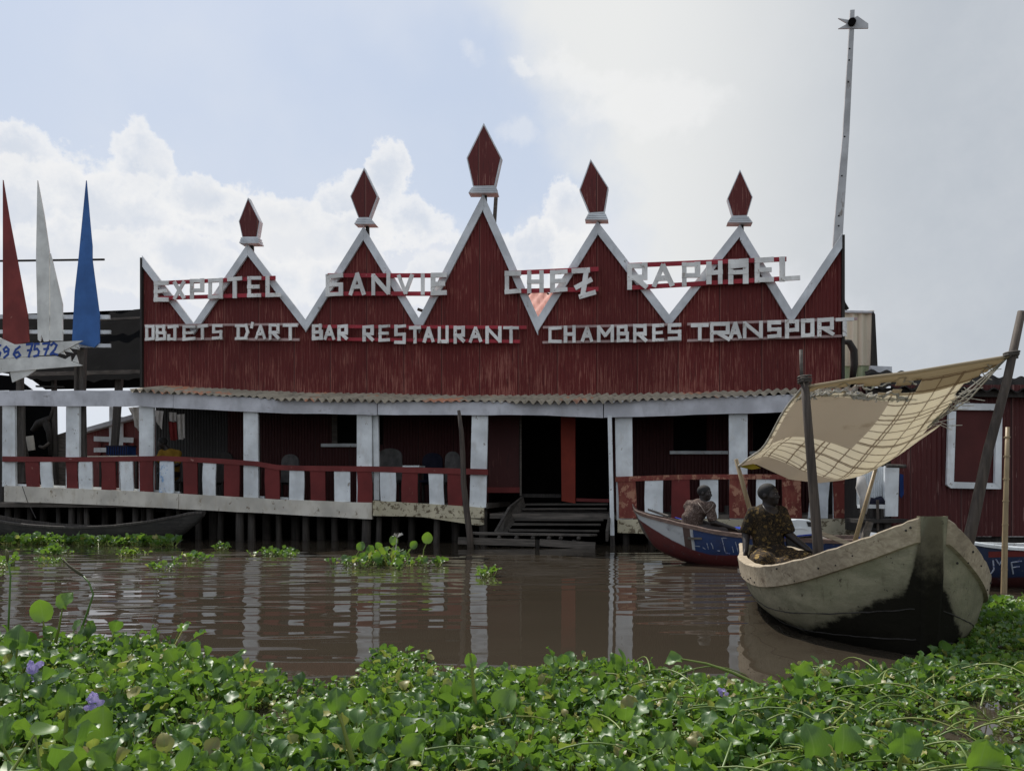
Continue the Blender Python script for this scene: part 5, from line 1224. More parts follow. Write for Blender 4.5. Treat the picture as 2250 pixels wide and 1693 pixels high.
class SDF:
    def __init__(s, lo, hi, h):
        s.lo = np.array(lo, float); s.h = h; n = np.ceil((np.array(hi) - s.lo) / h).astype(int) + 1
        g = np.meshgrid(*[s.lo[i] + h * np.arange(n[i]) for i in range(3)], indexing='ij'); s.X = np.stack(g, -1).astype(np.float32); s.F = np.full(n, 9.0, np.float32)
    def cap(s, a, b, ra, rb):
        a, b = np.array(a, np.float32), np.array(b, np.float32); ab = b - a; t = np.clip(((s.X - a) @ ab) / (ab @ ab + 1e-9), 0, 1)
        return np.linalg.norm(s.X - a - t[..., None] * ab, axis=-1) - (ra + (rb - ra) * t)
    def ell(s, c, r, rot=None):
        q = s.X - np.array(c, np.float32)
        if rot is not None: q = q @ np.array(rot, np.float32)      # columns = ellipsoid axes
        r = np.array(r, np.float32); k0 = np.linalg.norm(q / r, axis=-1); k1 = np.linalg.norm(q / (r * r), axis=-1)
        return k0 * (k0 - 1) / np.maximum(k1, 1e-6)
    def uni(s, d, k=.02):
        if k <= 0: s.F = np.minimum(s.F, d); return s
        hh = np.clip(.5 + .5 * (s.F - d) / k, 0, 1); s.F = s.F * (1 - hh) + d * hh - k * hh * (1 - hh); return s
    def cut(s, d): s.F = np.maximum(s.F, -d); return s
    def obj(s, name, mat, parent):
        V, Fc = surface_nets(s.F, s.lo, s.h); return mesh_np(name, V, Fc, [mat], parent=parent)
def limb(S, pts, rad, k=.015):
    for (a, b), (ra, rb) in zip(zip(pts, pts[1:]), zip(rad, rad[1:])): S.uni(S.cap(a, b, ra, rb), k)
def hand(S, w, d, palm_n, side, r=.0085, curl=.6):
    """palm, four bent fingers and a thumb; d = direction of the hand, palm_n = palm normal (fingers curl towards it)"""
    w, d, n = np.array(w, float), np.array(d, float), np.array(palm_n, float); d /= np.linalg.norm(d); n -= d * (n @ d); n /= np.linalg.norm(n); x = np.cross(d, n) * side
    S.uni(S.ell(w + d * .045, (.040, .050, .016), np.stack([x, d, n], 1)), .012)
    for i, L in enumerate((.066, .074, .070, .055)):
        b = w + d * .085 + x * (-.028 + .0185 * i); m_ = b + d * L * .5 * math.cos(curl * .5) + n * L * .5 * math.sin(curl * .5); e = m_ + d * L * .5 * math.cos(curl * 1.5) + n * L * .5 * math.sin(curl * 1.5)
        S.uni(S.cap(b, m_, r, r * .95), .005); S.uni(S.cap(m_, e, r * .95, r * .8), .004)
    b = w + d * .03 - x * .036; m_ = b + d * .03 - x * .022 + n * .012; e = m_ + d * .03 - x * .002 + n * .012
    S.uni(S.cap(b, m_, r * 1.2, r * 1.1), .008); S.uni(S.cap(m_, e, r * 1.1, r * .9), .004)
def head(S, c, f, up, sc_=1.0):
    c, f, up = np.array(c, float), np.array(f, float), np.array(up, float); f /= np.linalg.norm(f); up -= f * (up @ f); up /= np.linalg.norm(up); r = np.cross(f, up); Rm = np.stack([r, f, up], 1)
    at = lambda x, y, z: c + (r * x + f * y + up * z) * sc_
    k = sc_
    S.uni(S.ell(at(0, -.012, .025), (.074 * k, .092 * k, .083 * k), Rm), .02)
    S.uni(S.ell(at(0, .022, -.035), (.056 * k, .064 * k, .070 * k), Rm), .03)
    S.uni(S.ell(at(0, .060, -.080), (.026 * k, .022 * k, .020 * k), Rm), .025)
    for sx in (-1, 1):
        S.uni(S.cap(at(.012 * sx, .078, .022), at(.040 * sx, .066, .022), .011 * k, .009 * k), .012)
        S.uni(S.ell(at(.042 * sx, .052, -.022), (.020 * k, .018 * k, .018 * k), Rm), .02)
        S.cut(S.ell(at(.030 * sx, .088, .004), (.017 * k, .014 * k, .010 * k), Rm))
        S.uni(S.ell(at(.029 * sx, .068, .003), (.0125 * k, .0125 * k, .0115 * k), Rm), .002)
        S.uni(S.ell(at(.077 * sx, -.010, -.005), (.009 * k, .020 * k, .030 * k), Rm), .008)
        S.uni(S.ell(at(.014 * sx, .088, -.028), (.011 * k, .012 * k, .009 * k), Rm), .008)
    S.uni(S.cap(at(0, .082, .012), at(0, .098, -.026), .008 * k, .012 * k), .010)
    S.uni(S.ell(at(0, .080, -.049), (.026 * k, .013 * k, .0085 * k), Rm), .006); S.uni(S.ell(at(0, .077, -.062), (.023 * k, .013 * k, .009 * k), Rm), .006)
    return at, Rm
def hair_cap(lo, hi, h, at, Rm, k, name, mat, parent):
    S = SDF(lo, hi, h); S.uni(S.ell(at(0, -.016, .030), (.080 * k, .097 * k, .088 * k), Rm), 0)
    S.cut(S.ell(at(0, .085, -.015), (.085 * k, .075 * k, .082 * k), Rm)); S.cut(S.ell(at(0, .0, -.13), (.12 * k, .12 * k, .095 * k), Rm)); return S.obj(name, mat, parent)
def simple(name, c, rough=.6, var=.2):
    m, g, bs, out, oc = new_mat(name); n = g.noise(oc, 12, 4)
    g.set(bs.inputs['Base Color'], g.mix(n.outputs[0], tuple(x * (1 - var) for x in c), tuple(x * (1 + var) for x in c))); bs.inputs['Roughness'].default_value = rough; return m
M['skin'] = simple('skin', (.014, .0085, .0068), .55); M['hair'] = simple('hair', (.008, .007, .007), .8); M['eye'] = simple('eye_white', (.16, .14, .125), .3)
M['wrap'] = cloth('gold_print', (.014, .012, .010), (.022, .017, .012), 6, 0, (22, (.13, .085, .03), (.075, .05, .022)))
M['wrap2'] = cloth('skirt_print', (.018, .014, .011), (.027, .019, .013), 6, 0, (15, (.30, .20, .07), (.14, .09, .035)))
M['shirt'] = cloth('brown_print', (.055, .037, .031), (.08, .055, .045), 6, 0, (19, (.15, .11, .09), (.18, .14, .12)))
M['trouser'] = simple('grey_trousers', (.05, .04, .038), .9); M['yellow'] = cloth('yellow_shirt', (.24, .14, .022), (.19, .11, .016), 6, 0)
M['cord_pale'] = simple('pale_cord', (.22, .18, .15), .8)

def eyes(at, k, parent):
    mb = MB()
    for sx in (-1, 1): mb.sphere(at(.029 * sx, .0735, .003), .0085 * k, 8, 6)
    mb.v = [PM[parent] @ q for q in mb.v]; mb.build('eyes', M['eye'], parent, smooth=True)

# woman, in metres from a point under her hips (x right, y away, z up)
wd_ = 7.42; wo = W(1692, .33, wd_)
wm = thing('person', 'woman in a dark gold-patterned dress sitting in the blunt-bowed boat, looking right', 'person', wo)
ppm = F_PX / wd_
def wl(u, v, y): return np.array([(u - 1692) / ppm, y, CAM_Z - (v - HZ) / ppm - .33])
lo, hi, h = (-.42, -.60, -.20), (.52, .30, .90), .0085
J = dict(hip=np.array([0, .02, .10]), waist=wl(1690, 1175, .03), chest=wl(1688, 1138, .02), neck=wl(1689, 1119, .01), sl=wl(1657, 1128, .02), sr=wl(1716, 1126, .0), el=wl(1643, 1172, .05), wl_=wl(1634, 1208, -.06), er=wl(1728, 1172, -.06), wr=wl(1757, 1204, -.22))
hc = wl(1689, 1087, -.01); hf = np.array([.72, -.66, .06]); hu = np.array([-.04, .0, 1])
body = SDF(lo, hi, h)
limb(body, [J['hip'], J['waist'], J['chest']], [.135, .115, .125], .04)
body.uni(body.ell((J['sl'] + J['sr']) / 2 + np.array([0, 0, -.03]), (.155, .09, .09)), .04)
limb(body, [J['chest'] + np.array([0, 0, .03]), J['neck'], hc + np.array([-.005, .015, -.06])], [.08, .05, .048], .03)
limb(body, [J['sl'], J['el'], J['wl_']], [.050, .038, .026]); limb(body, [J['sr'], J['er'], J['wr']], [.050, .038, .026])
hand(body, J['wl_'], (-.1, -.3, -.55), (.5, -.5, -.1), 1, curl=.5); hand(body, J['wr'], (.55, -.35, -.35), (-.2, -.2, -.8), -1, curl=.8)
for sx, kx in ((-1, -.20), (1, .26)):
    limb(body, [J['hip'] + np.array([.08 * sx, 0, -.01]), np.array([kx, -.40, .10]), np.array([kx * .2 + .05, -.36, -.13])], [.088, .062, .045], .03)
    body.uni(body.cap(np.array([kx * .2 + .05, -.36, -.14]), np.array([kx * .1 + .05 + .1 * sx, -.44, -.15]), .035, .025), .02)
at, Rm = head(body, hc, hf, hu, .94)
body.obj('body', M['skin'], wm)
hair_cap(lo, hi, .0085, at, Rm, .94, 'hair', M['hair'], wm); eyes(at, .94, wm)
top_ = SDF(lo, hi, h)
limb(top_, [J['hip'] + np.array([0, 0, .05]), J['waist'], J['chest']], [.150, .130, .140], .04); top_.uni(top_.ell((J['sl'] + J['sr']) / 2 + np.array([0, 0, -.03]), (.168, .103, .098)), .04)
for s in ('sl', 'sr'):
    e_ = J['el' if s == 'sl' else 'er']; top_.uni(top_.cap(J[s] + np.array([0, 0, .005]), J[s] + (e_ - J[s]) * .82, .062, .068), .02)
top_.cut(top_.ell(J['neck'] + np.array([.01, -.05, .03]), (.075, .09, .10))); top_.cut(top_.cap(J['el'] + (J['el'] - J['sl']) * .06, J['wl_'], .055, .055)); top_.cut(top_.cap(J['er'] + (J['er'] - J['sr']) * .06, J['wr'], .055, .055))
X = top_.X; top_.F += .004 * np.sin(X[..., 0] * 60 + X[..., 2] * 25) * np.clip((.45 - X[..., 2]) * 4, 0, 1)
top_.obj('dress_top', M['wrap'], wm)
sk = SDF(lo, hi, h); limb(sk, [J['hip'] + np.array([0, 0, .02])] * 1 + [J['hip'] + np.array([.01, -.05, -.01])], [.165, .17], .04)
for kx in (-.20, .26): sk.uni(sk.cap(J['hip'] + np.array([.07 * np.sign(kx), 0, 0]), np.array([kx, -.40, .09]), .125, .092), .06)
sk.uni(sk.ell(np.array([.03, -.25, .05]), (.22, .20, .10)), .06)
X = sk.X; sk.F += .006 * np.sin(X[..., 0] * 45 - X[..., 1] * 30); sk.cut(sk.cap(np.array([-1, 0, -.35]), np.array([1, 0, -.35]), .22, .22))
sk.obj('skirt', M['wrap2'], wm)
o = MB().sphere(W(1779, .43, 7.05), (.07, .05, .028), 12, 7).build('orange_scoop', simple('orange_plastic', (.55, .13, .045), .4), None, smooth=True); tag(recenter(o, W(1779, .41, 7.05)), "orange plastic scoop on the rim by the woman's right hand", 'scoop')

# man in the blue boat
md = 11.75; mo = W(1525, .42, md); pm_ = F_PX / md
mn = thing('person', 'man in a brown patterned shirt leaning forward in the blue motor boat', 'person', mo)
def ml(u, v, y): return np.array([(u - 1525) / pm_, y, CAM_Z - (v - HZ) / pm_ - .42])
lo, hi, h = (-.30, -.50, -.32), (.72, .32, .92), .009
J = dict(hip=np.array([-.05, .0, .06]), waist=ml(1521, 1140, 0), chest=ml(1534, 1118, 0), neck=ml(1542, 1104, 0), sl=ml(1519, 1112, .10), sr=ml(1555, 1113, -.12), el=ml(1560, 1146, -.18), w=ml(1606, 1160, -.16), el2=ml(1535, 1142, .14), w2=ml(1575, 1156, .08))
hc = ml(1548, 1083, -.02); hf = np.array([.86, -.50, -.08]); hu = np.array([.06, 0, 1])
body = SDF(lo, hi, h)
limb(body, [J['hip'], J['waist'], J['chest']], [.14, .125, .13], .04); body.uni(body.cap(J['sl'], J['sr'], .075, .075), .05)
limb(body, [J['chest'], J['neck'], hc + np.array([-.02, .0, -.06])], [.09, .055, .052], .03)
limb(body, [J['sr'], J['el'], J['w']], [.055, .042, .03]); limb(body, [J['sl'], J['el2'], J['w2']], [.055, .042, .03])
hand(body, J['w'], (.85, -.1, -.2), (0, .1, -1), 1, curl=.9); hand(body, J['w2'], (.85, .0, -.2), (0, .1, -1), -1, curl=.9)
for sy in (-1, 1):
    limb(body, [J['hip'] + np.array([0, .09 * sy, 0]), np.array([.38, .12 * sy, .10]), np.array([.44, .12 * sy, -.24])], [.088, .062, .045], .03); body.uni(body.cap(np.array([.44, .12 * sy, -.27]), np.array([.58, .12 * sy, -.29]), .035, .024), .02)
at, Rm = head(body, hc, hf, hu, 1.03)
body.obj('body', M['skin'], mn); hair_cap(lo, hi, h, at, Rm, 1.03, 'hair', M['hair'], mn); eyes(at, 1.03, mn)
t = SDF(lo, hi, h); limb(t, [J['hip'] + np.array([0, 0, .0]), J['waist'], J['chest']], [.158, .145, .145], .04); t.uni(t.cap(J['sl'], J['sr'], .09, .09), .05)
for a, b in (('sl', 'el2'), ('sr', 'el')): t.uni(t.cap(J[a], J[a] + (J[b] - J[a]) * .8, .068, .07), .02)
t.cut(t.ell(J['neck'] + np.array([.03, -.03, .03]), (.085, .085, .085))); X = t.X; t.F += .005 * np.sin(X[..., 0] * 40 + X[..., 2] * 40)
t.cut(t.cap(J['el'] + (J['el'] - J['sr']) * .05, J['w'], .06, .06)); t.obj('shirt', M['shirt'], mn)
t = SDF(lo, hi, h)
for sy in (-1, 1): limb(t, [J['hip'] + np.array([0, .09 * sy, -.02]), np.array([.38, .12 * sy, .09]), np.array([.43, .12 * sy, -.18])], [.11, .08, .065], .03)
t.obj('trousers', M['trouser'], mn)
cdm = MB(); nk = J['neck'] + np.array([.03, -.06, -.01]); pts = [ml(1530, 1104, -.11), ml(1536, 1114, -.17), ml(1543, 1126, -.185), ml(1549, 1121, -.20), ml(1556, 1113, -.215), ml(1560, 1106, -.20)]
cdm.tube([PM[mn] @ Vector(p) for p in pts], .006, 6); cdm.build('neck_cord', M['cord_pale'], mn, smooth=True)

# person in yellow on the veranda
yd = 17.9; yo = W(374, .96, yd); yp = F_PX / yd
yn = thing('person', 'person in a yellow shirt sitting on the veranda behind the left railing', 'person', yo)
lo, hi, h = (-.5, -.35, -.05), (.45, .55, 1.45), .014
J = dict(hip=np.array([.05, 0, .48]), waist=np.array([.04, 0, .68]), chest=np.array([.0, .0, .90]), neck=np.array([-.07, -.02, 1.04]), sl=np.array([-.16, -.03, .95]), sr=np.array([.15, .04, .94]), el=np.array([-.24, -.18, .74]), w=np.array([-.12, -.27, .62]), er=np.array([.22, -.12, .70]), w2=np.array([.08, -.27, .62]))
hc = np.array([-.15, -.06, 1.17]); body = SDF(lo, hi, h)
limb(body, [J['hip'], J['waist'], J['chest']], [.14, .125, .13], .04); body.uni(body.cap(J['sl'], J['sr'], .07, .07), .05); limb(body, [J['chest'], J['neck'], hc], [.08, .055, .05], .03)
limb(body, [J['sl'], J['el'], J['w']], [.05, .04, .028]); limb(body, [J['sr'], J['er'], J['w2']], [.05, .04, .028]); hand(body, J['w'], (.7, -.3, -.2), (0, 0, -1), 1, .010); hand(body, J['w2'], (-.7, -.3, -.2), (0, 0, -1), -1, .010)
for sx in (-1, 1): limb(body, [J['hip'] + np.array([.09 * sx, 0, 0]), np.array([.11 * sx, -.28, .46]), np.array([.11 * sx, -.26, .06])], [.085, .06, .045], .03)
at, Rm = head(body, hc, (-.8, -.45, -.35), (-.3, -.1, 1), 1.05); body.obj('body', M['skin'], yn); hair_cap(lo, hi, h, at, Rm, 1.12, 'hair', M['hair'], yn)
t = SDF(lo, hi, h); limb(t, [J['hip'], J['waist'], J['chest']], [.16, .15, .15], .04); t.uni(t.cap(J['sl'], J['sr'], .09, .09), .05)
for a, b in (('sl', 'el'), ('sr', 'er')): t.uni(t.cap(J[a], J[a] + (J[b] - J[a]) * .8, .07, .07), .02)
t.cut(t.ell(J['neck'] + np.array([-.02, -.02, .04]), (.08, .08, .08))); t.obj('shirt', M['yellow'], yn)
sto = thing('wooden_stool', 'dark wooden stool under the person in yellow', 'stool', yo)
MB().box(yo + Vector((.05, .02, .30)), (.4, .36, .04)).build('seat', M['dark_wood'], sto)
for i in (-1, 1):
    for j in (-1, 1): MB().box(yo + Vector((.05 + .16 * i, .02 + .14 * j, .13)), (.04, .04, .30)).build('leg', M['dark_wood'], sto)

# ------------------------------------------------------------------ water hyacinth
def leaf_mat():
    m, g, bs, out, oc = new_mat('hyacinth_leaf')
    t = g.add('ShaderNodeAttribute', attribute_name='tint').outputs['Fac']
    rp = g.add('ShaderNodeValToRGB', {0: t}); e = rp.color_ramp.elements
    e[0].position = 0; e[0].color = (.033, .090, .025, 1); e[1].position = 1; e[1].color = (.24, .18, .07, 1)
    for p, c in ((.30, (.074, .172, .030, 1)), (.62, (.145, .260, .034, 1)), (.86, (.29, .37, .05, 1)), (.93, (.44, .39, .12, 1))):
        x = e.new(p); x.color = c
    n = g.noise(oc, 30, 3); base = g.mix(g.m('MULTIPLY', n.outputs[0], .35), rp.outputs[0], (.04, .10, .02))
    ve = g.add('ShaderNodeAttribute', attribute_name='vein').outputs['Fac']; sv = g.m('SINE', g.m('MULTIPLY', ve, 38.0))
    base = g.mix(g.m('MULTIPLY', g.step(sv, .55, 1.0), .28), base, (.13, .24, .07)); base = g.mix(g.m('MULTIPLY', g.step(g.m('ABSOLUTE', ve), .07, .02), .5), base, (.16, .26, .08))
    spots = g.noise(oc, 75, 4, .65); base = g.mix(g.step(spots.outputs[0], .70, .73), base, (.16, .12, .04))
    g.set(bs.inputs['Base Color'], base); bs.inputs['Roughness'].default_value = .45; bs.inputs['Specular IOR Level'].default_value = .70
    tc_ = g.mix(.4, base, (.25, .42, .025)); tr = g.add('ShaderNodeBsdfTranslucent', {0: tc_}); mx = g.add('ShaderNodeMixShader', {0: .40, 1: bs, 2: tr}); g.l.new(mx.outputs[0], out.inputs[0]); return m
def stem_mat():
    m, g, bs, out, oc = new_mat('hyacinth_stem')
    t = g.add('ShaderNodeAttribute', attribute_name='tint').outputs['Fac']
    base = g.mix(t, (.075, .15, .025), (.28, .28, .06)); g.set(bs.inputs['Base Color'], base); bs.inputs['Roughness'].default_value = .45; return m
M['leaf'], M['stem'] = leaf_mat(), stem_mat(); M['petal'] = cloth('petal', (.36, .30, .62), (.50, .44, .72), 20, .3); M['pale_leaf'] = cloth('dry_leaf', (.42, .40, .26), (.3, .26, .14), 20, .2)
LS = np.array([-1, -.55, 0, .55, 1]); LT = np.array([0, .12, .32, .55, .78, .93, 1.0]); LWD = np.array([.16, .66, .98, .97, .70, .36, .03])
class Plants:
    def __init__(s): s.v = []; s.f = []; s.t = []; s.mi = []; s.w = []; s.n = 0
    def push(s, V, Fq, tint, m, vein=None):
        s.v.append(V); s.f.append(Fq + s.n); s.t.append(np.full(len(V), tint)); s.mi.append(np.full(len(Fq), m)); s.w.append(np.zeros(len(V)) if vein is None else vein); s.n += len(V)
    def leaf(s, base, axis, nrm_, size, r, tint, wide=.55):
        axis = axis / np.linalg.norm(axis); nrm_ = nrm_ - axis * (nrm_ @ axis); nrm_ /= np.linalg.norm(nrm_) + 1e-9; side = np.cross(axis, nrm_)
        cup, curl, wv, ph = r.uniform(.15, 1.1), r.uniform(-.8, .5), r.uniform(.02, .22), r.uniform(0, 6)
        T, S_ = np.meshgrid(LT, LS, indexing='ij'); Wd = np.interp(T, LT, LWD) * wide
        x = S_ * Wd; z = cup * x * x * 1.3 + curl * (T - .3) ** 2 + wv * np.abs(S_) * np.sin(T * 9 + ph + S_ * 2)
        a = T - .10 * np.abs(S_) * (T < .2)
        V = base + size * (a[..., None] * axis + x[..., None] * side + z[..., None] * nrm_); V = V.reshape(-1, 3)
        n = len(LS); i = (np.arange(len(LT) - 1)[:, None] * n + np.arange(n - 1)[None]).ravel(); s.push(V, np.stack([i, i + 1, i + n + 1, i + n], 1), tint, 0, S_.ravel())
    def stalk(s, pts, rad, tint, m=1, k=5):
        mb = MB().tube([Vector(p) for p in pts], rad, k, cap=False); s.push(np.array([tuple(q) for q in mb.v]), np.array(mb.f), tint, m)
    def rosette(s, c, sz, r, n=None, tall=1.0, spread=1.0, tb=None):
        n = n or int(r.integers(5, 10)); a0 = r.uniform(0, 6.28); tb = r.uniform(.05, .75) if tb is None else tb
        for k in range(n):
            a = a0 + 2.4 * k + r.uniform(-.4, .4); inner_ = k / n; e = R(r.uniform(18, 60) + 28 * inner_); L = sz * r.uniform(.55, 1.35) * tall
            d = np.array([math.cos(a) * math.cos(e) * spread, math.sin(a) * math.cos(e) * spread, math.sin(e)]); d2 = np.array([math.cos(a), math.sin(a), 0])
            b = c + d2 * .02; mid_ = b + d * L * .55 + np.array([0, 0, -.08 * L]); tip = b + d * L
            s.stalk([b, b.lerp(mid_, .5) if hasattr(b, 'lerp') else (b + mid_) / 2 + d2 * .01, mid_, tip], [.010 * sz / .12, .012 * sz / .12, .006 * sz / .12, .004], float(np.clip(tb + r.uniform(-.2, .3), 0, 1)))
            tilt = r.uniform(-.5, 1.1); axis = d * math.cos(tilt) + (d2 * .8 - np.array([0, 0, .35])) * math.sin(tilt) + r.normal(0, .25, 3)
            up = np.array([0, 0, 1.0]) - d2 * r.uniform(-.4, .9) + r.normal(0, .35, 3)
            ti = float(np.clip(tb * .75 + r.uniform(-.18, .25), 0, .88)); ti = r.uniform(.9, 1) if r.random() < .06 else ti
            s.leaf(tip, axis, up, sz * r.uniform(.62, 1.15), r, ti, r.uniform(.42, .60))
    def build(s, name, parent=None):
        V = np.concatenate(s.v); Fq = np.concatenate(s.f); V = V if parent is None else V - np.array(PM[parent].translation)
        o = mesh_np(name, V, Fq, [M['leaf'], M['stem']], np.concatenate(s.t), np.concatenate(s.mi), parent)
        at = o.data.attributes.new('vein', 'FLOAT', 'POINT'); at.data.foreach_set('value', np.concatenate(s.w).astype(np.float32)); return o
FAR = [(-400, 5.6), (0, 5.45), (200, 5.35), (380, 5.2), (450, 4.75), (520, 4.5), (640, 4.32), (740, 4.28), (790, 4.40), (830, 5.1), (900, 5.05), (960, 4.75), (1040, 4.55), (1200, 4.70), (1330, 4.75), (1420, 4.68), (1520, 4.55), (1600, 4.25), (1730, 4.25), (1780, 4.62), (1860, 4.6), (1930, 4.55), (2010, 4.6), (2060, 4.85), (2095, 5.6), (2120, 7.0), (2150, 7.6), (2300, 7.7), (2700, 7.7)]
def in_boat(x, y, m_=.0):
    q = Vector((x, y, 0)) - mid; s = q.dot(ax); b = abs(q.dot(pr_)); hb = np.interp(s, [k[0] for k in NEAR], [k[1] for k in NEAR], 0, 0) * .82
    return -3 < s < 1.12 and b < hb + m_
def make_mat():
    pl = Plants(); r = np.random.default_rng(21)
    def nz(x, y): return math.sin(x * 1.7 + 1.3) * math.sin(y * 2.1 + .4) + .6 * math.sin(x * 3.9 - y * 2.7)
    tries = 0; cnt = 0
    for gy in np.arange(2.2, 8.0, .080):
        for gx in np.arange(-gy * .74 - .2, gy * .74 + .4, .090):
            x, y = gx + r.uniform(-.06, .06), gy + r.uniform(-.06, .06); u = 1125 + x / y * F_PX; fd = lerp_poly(FAR, u)
            if y > fd or in_boat(x, y, .03): continue
            w = nz(x, y)
            if y > 2.5 and w + .35 * math.sin(x * 9.1 + y * 7.3) < -1.22 and r.random() < .8: continue                          # small open-water gaps
            edge = min(1, (fd - y) / .5)
            big = .045 + .011 * max(-1, min(1, w)) + (.014 if (x < -.33 * y and y < 4.4) else 0)
            if y > 5.6: big *= .95
            big *= (.8 + .2 * edge) * r.uniform(.65, 1.3) * (1.55 if r.random() < .06 else 1)
            tone = .36 + .26 * math.sin(x * 2.9 + 1.1 * y) * math.sin(y * 3.7 - x) + r.normal(0, .17)
            pl.rosette(np.array([x, y, r.uniform(-.01, .02)]), big, r, tall=1.0 + .75 * (x < -.3 * y) + (.6 if r.random() < .09 else 0) - .25 * (w < -.4), spread=1.0, tb=float(np.clip(tone, .02, .9)))
            cnt += 1
            for _ in range(2):                                                              # small floating leaves in between
                p = np.array([x + r.uniform(-.07, .07), y + r.uniform(-.07, .07), r.uniform(.005, .05)]); a = r.uniform(0, 6.28)
                pl.leaf(p, np.array([math.cos(a), math.sin(a), r.uniform(-.1, .9)]), np.array([r.normal(0, .5), r.normal(0, .5), 1]), r.uniform(.025, .055), r, float(r.uniform(.1, .95)), r.uniform(.4, .6))
    # long trailing runners
    for k in range(150):
        y = r.uniform(2.6, 4.7); x = r.uniform(-.7, .75) * y
        if r.random() < .55: x = r.uniform(.15, .7) * y
        if in_boat(x, y, .25) or y > lerp_poly(FAR, 1125 + x / y * F_PX) - .2: continue
        a = r.normal(0, .45) + (0 if r.random() < .8 else 1.5); L = r.uniform(.15, .55); p = np.array([x, y, .02]); zz = r.uniform(.04, .10); bend = r.normal(0, .9)
        ps = []
        for t in np.linspace(0, 1, 8):
            ps.append(p.copy() + np.array([0, 0, zz * math.sin(math.pi * (.15 + .8 * t))])); p = p + np.array([math.cos(a + bend * t), math.sin(a + bend * t), 0]) * L / 7
        pl.stalk(ps, np.linspace(.0045, .0025, 8), float(r.uniform(.0, .6)))
    for k in range(80):                                                                     # bulbous floats
        y = r.uniform(2.7, 4.6); x = r.uniform(-.2, .75) * y; b = MB().sphere((0, 0, 0), (.014, .014, .02), 7, 5); p = np.array([x, y, r.uniform(.04, .09)])
        if in_boat(x, y, .1) or y > lerp_poly(FAR, 1125 + x / y * F_PX) - .15: continue
        pl.push(np.array([tuple(q) for q in b.v]) * r.uniform(.45, .9) + p, np.array(b.f), float(r.uniform(.6, 1)), 1)
    o = pl.build('water_hyacinth_mat'); tag(o, 'dense green water hyacinth mat filling the foreground', 'water plants', kind='stuff'); print('rosettes', cnt, 'faces', len(o.data.polygons))
make_mat()
def clump(u0, u1, d, h_, n, label, seed, seq=None, tb=None):
    r = np.random.default_rng(seed); c = W((u0 + u1) / 2, 0, d); t = thing('floating_plant_clump', label, 'water plant', c, 'small floating hyacinth clumps'); pl = Plants()
    w = (u1 - u0) / F_PX * d
    for k in range(n):
        x = c.x + w * (np.clip(r.normal(0, .27), -.5, .5)); y = d + r.normal(0, .11 + w * .06); k_ = 1 - abs(x - c.x) / (w * .62)
        pl.rosette(np.array([x, y, 0]), h_ * (.45 + .5 * max(0, k_)) * r.uniform(.7, 1.2), r, n=int(r.integers(4, 7)), tall=1.1, tb=tb)
    pl.build('leaves', t); return t
c1 = clump(718, 965, 11.5, .13, 34, 'largest floating hyacinth clump in mid-water, with tall leaves and a white bloom', 1)
r = np.random.default_rng(4)
for (u, v0, v1, sz, ax_) in ((938, 1225, 1192, .16, (.1, 0, 1)), (790, 1235, 1208, .13, (.3, 0, .8)), (868, 1220, 1195, .13, (-.3, 0, .7)), (905, 1225, 1203, .12, (.5, 0, .6)), (835, 1230, 1205, .11, (-.4, -.2, .7))):
    pl = Plants(); a, b = np.array(P(u - 8, v0, 11.5)), np.array(P(u, v1, 11.5)); pl.stalk([a, (a + b) / 2 + np.array([-.02, 0, .01]), b], [.012, .009, .006], .4); pl.leaf(b, np.array(ax_, float), np.array([.1, -.9, .4]), sz, r, float(r.uniform(.2, .6)), .5); pl.build('tall_leaf', c1)
mb = MB(); p = P(872, 1181, 11.5); mb.tube([P(868, 1215, 11.5), P(871, 1195, 11.5), p], [.01, .008, .006], 6)
for k in range(6): a = k * 1.05; mb.prism([p, p + Vector((.07 * math.cos(a) + .02, .05 * math.sin(a), .045)), p + Vector((.05 * math.cos(a + .4) + .02, .04 * math.sin(a + .4), .075))], (0, .004, 0))
mb.build('white_bloom', M['cloth_white'], c1)
clump(1045, 1088, 10.0, .085, 7, 'tiny floating hyacinth tuft alone in front of the landing steps', 2)
clump(548, 650, 13.2, .10, 16, 'floating hyacinth tuft under the veranda beam left of the largest clump', 3)
clump(90, 160, 13.6, .10, 12, 'hyacinth tuft with round leaves, nearest the dugout at left', 5)
clump(255, 320, 13.3, .08, 8, 'low yellowish hyacinth tuft right of the tuft nearest the dugout', 6, tb=.85)
clump(395, 460, 12.4, .10, 9, 'hyacinth tuft with one arching stalk, below the dugout prow', 8)
clump(325, 385, 10.9, .09, 7, 'small hyacinth tuft nearest the viewer among the left floating tufts', 9)
clump(475, 505, 14.6, .09, 5, 'little hyacinth tuft in the shade right of the dugout prow', 10)
clump(82, 135, 11.9, .07, 6, 'sparse hyacinth tuft drifting left among bright ripples', 12)
clump(-30, 40, 11.6, .10, 9, 'hyacinth tuft cut by the left picture edge', 13)
def strip(u0, u1, y, n, h_, name, label, seed):
    pl = Plants(); r = np.random.default_rng(seed)
    for k in range(n):
        u = r.uniform(u0, u1); q = BM @ B(u, 1190, y + r.normal(0, .16)); pl.rosette(np.array([q.x, q.y, 0]), h_ * r.uniform(.6, 1.3), r, n=int(r.integers(4, 7)))
    o = pl.build(name); tag(o, label, 'water plants', kind='stuff'); return o
strip(-80, 385, -1.35, 150, .105, 'hyacinth_strip', 'strip of small hyacinths along the dugout beneath the left veranda', 31)
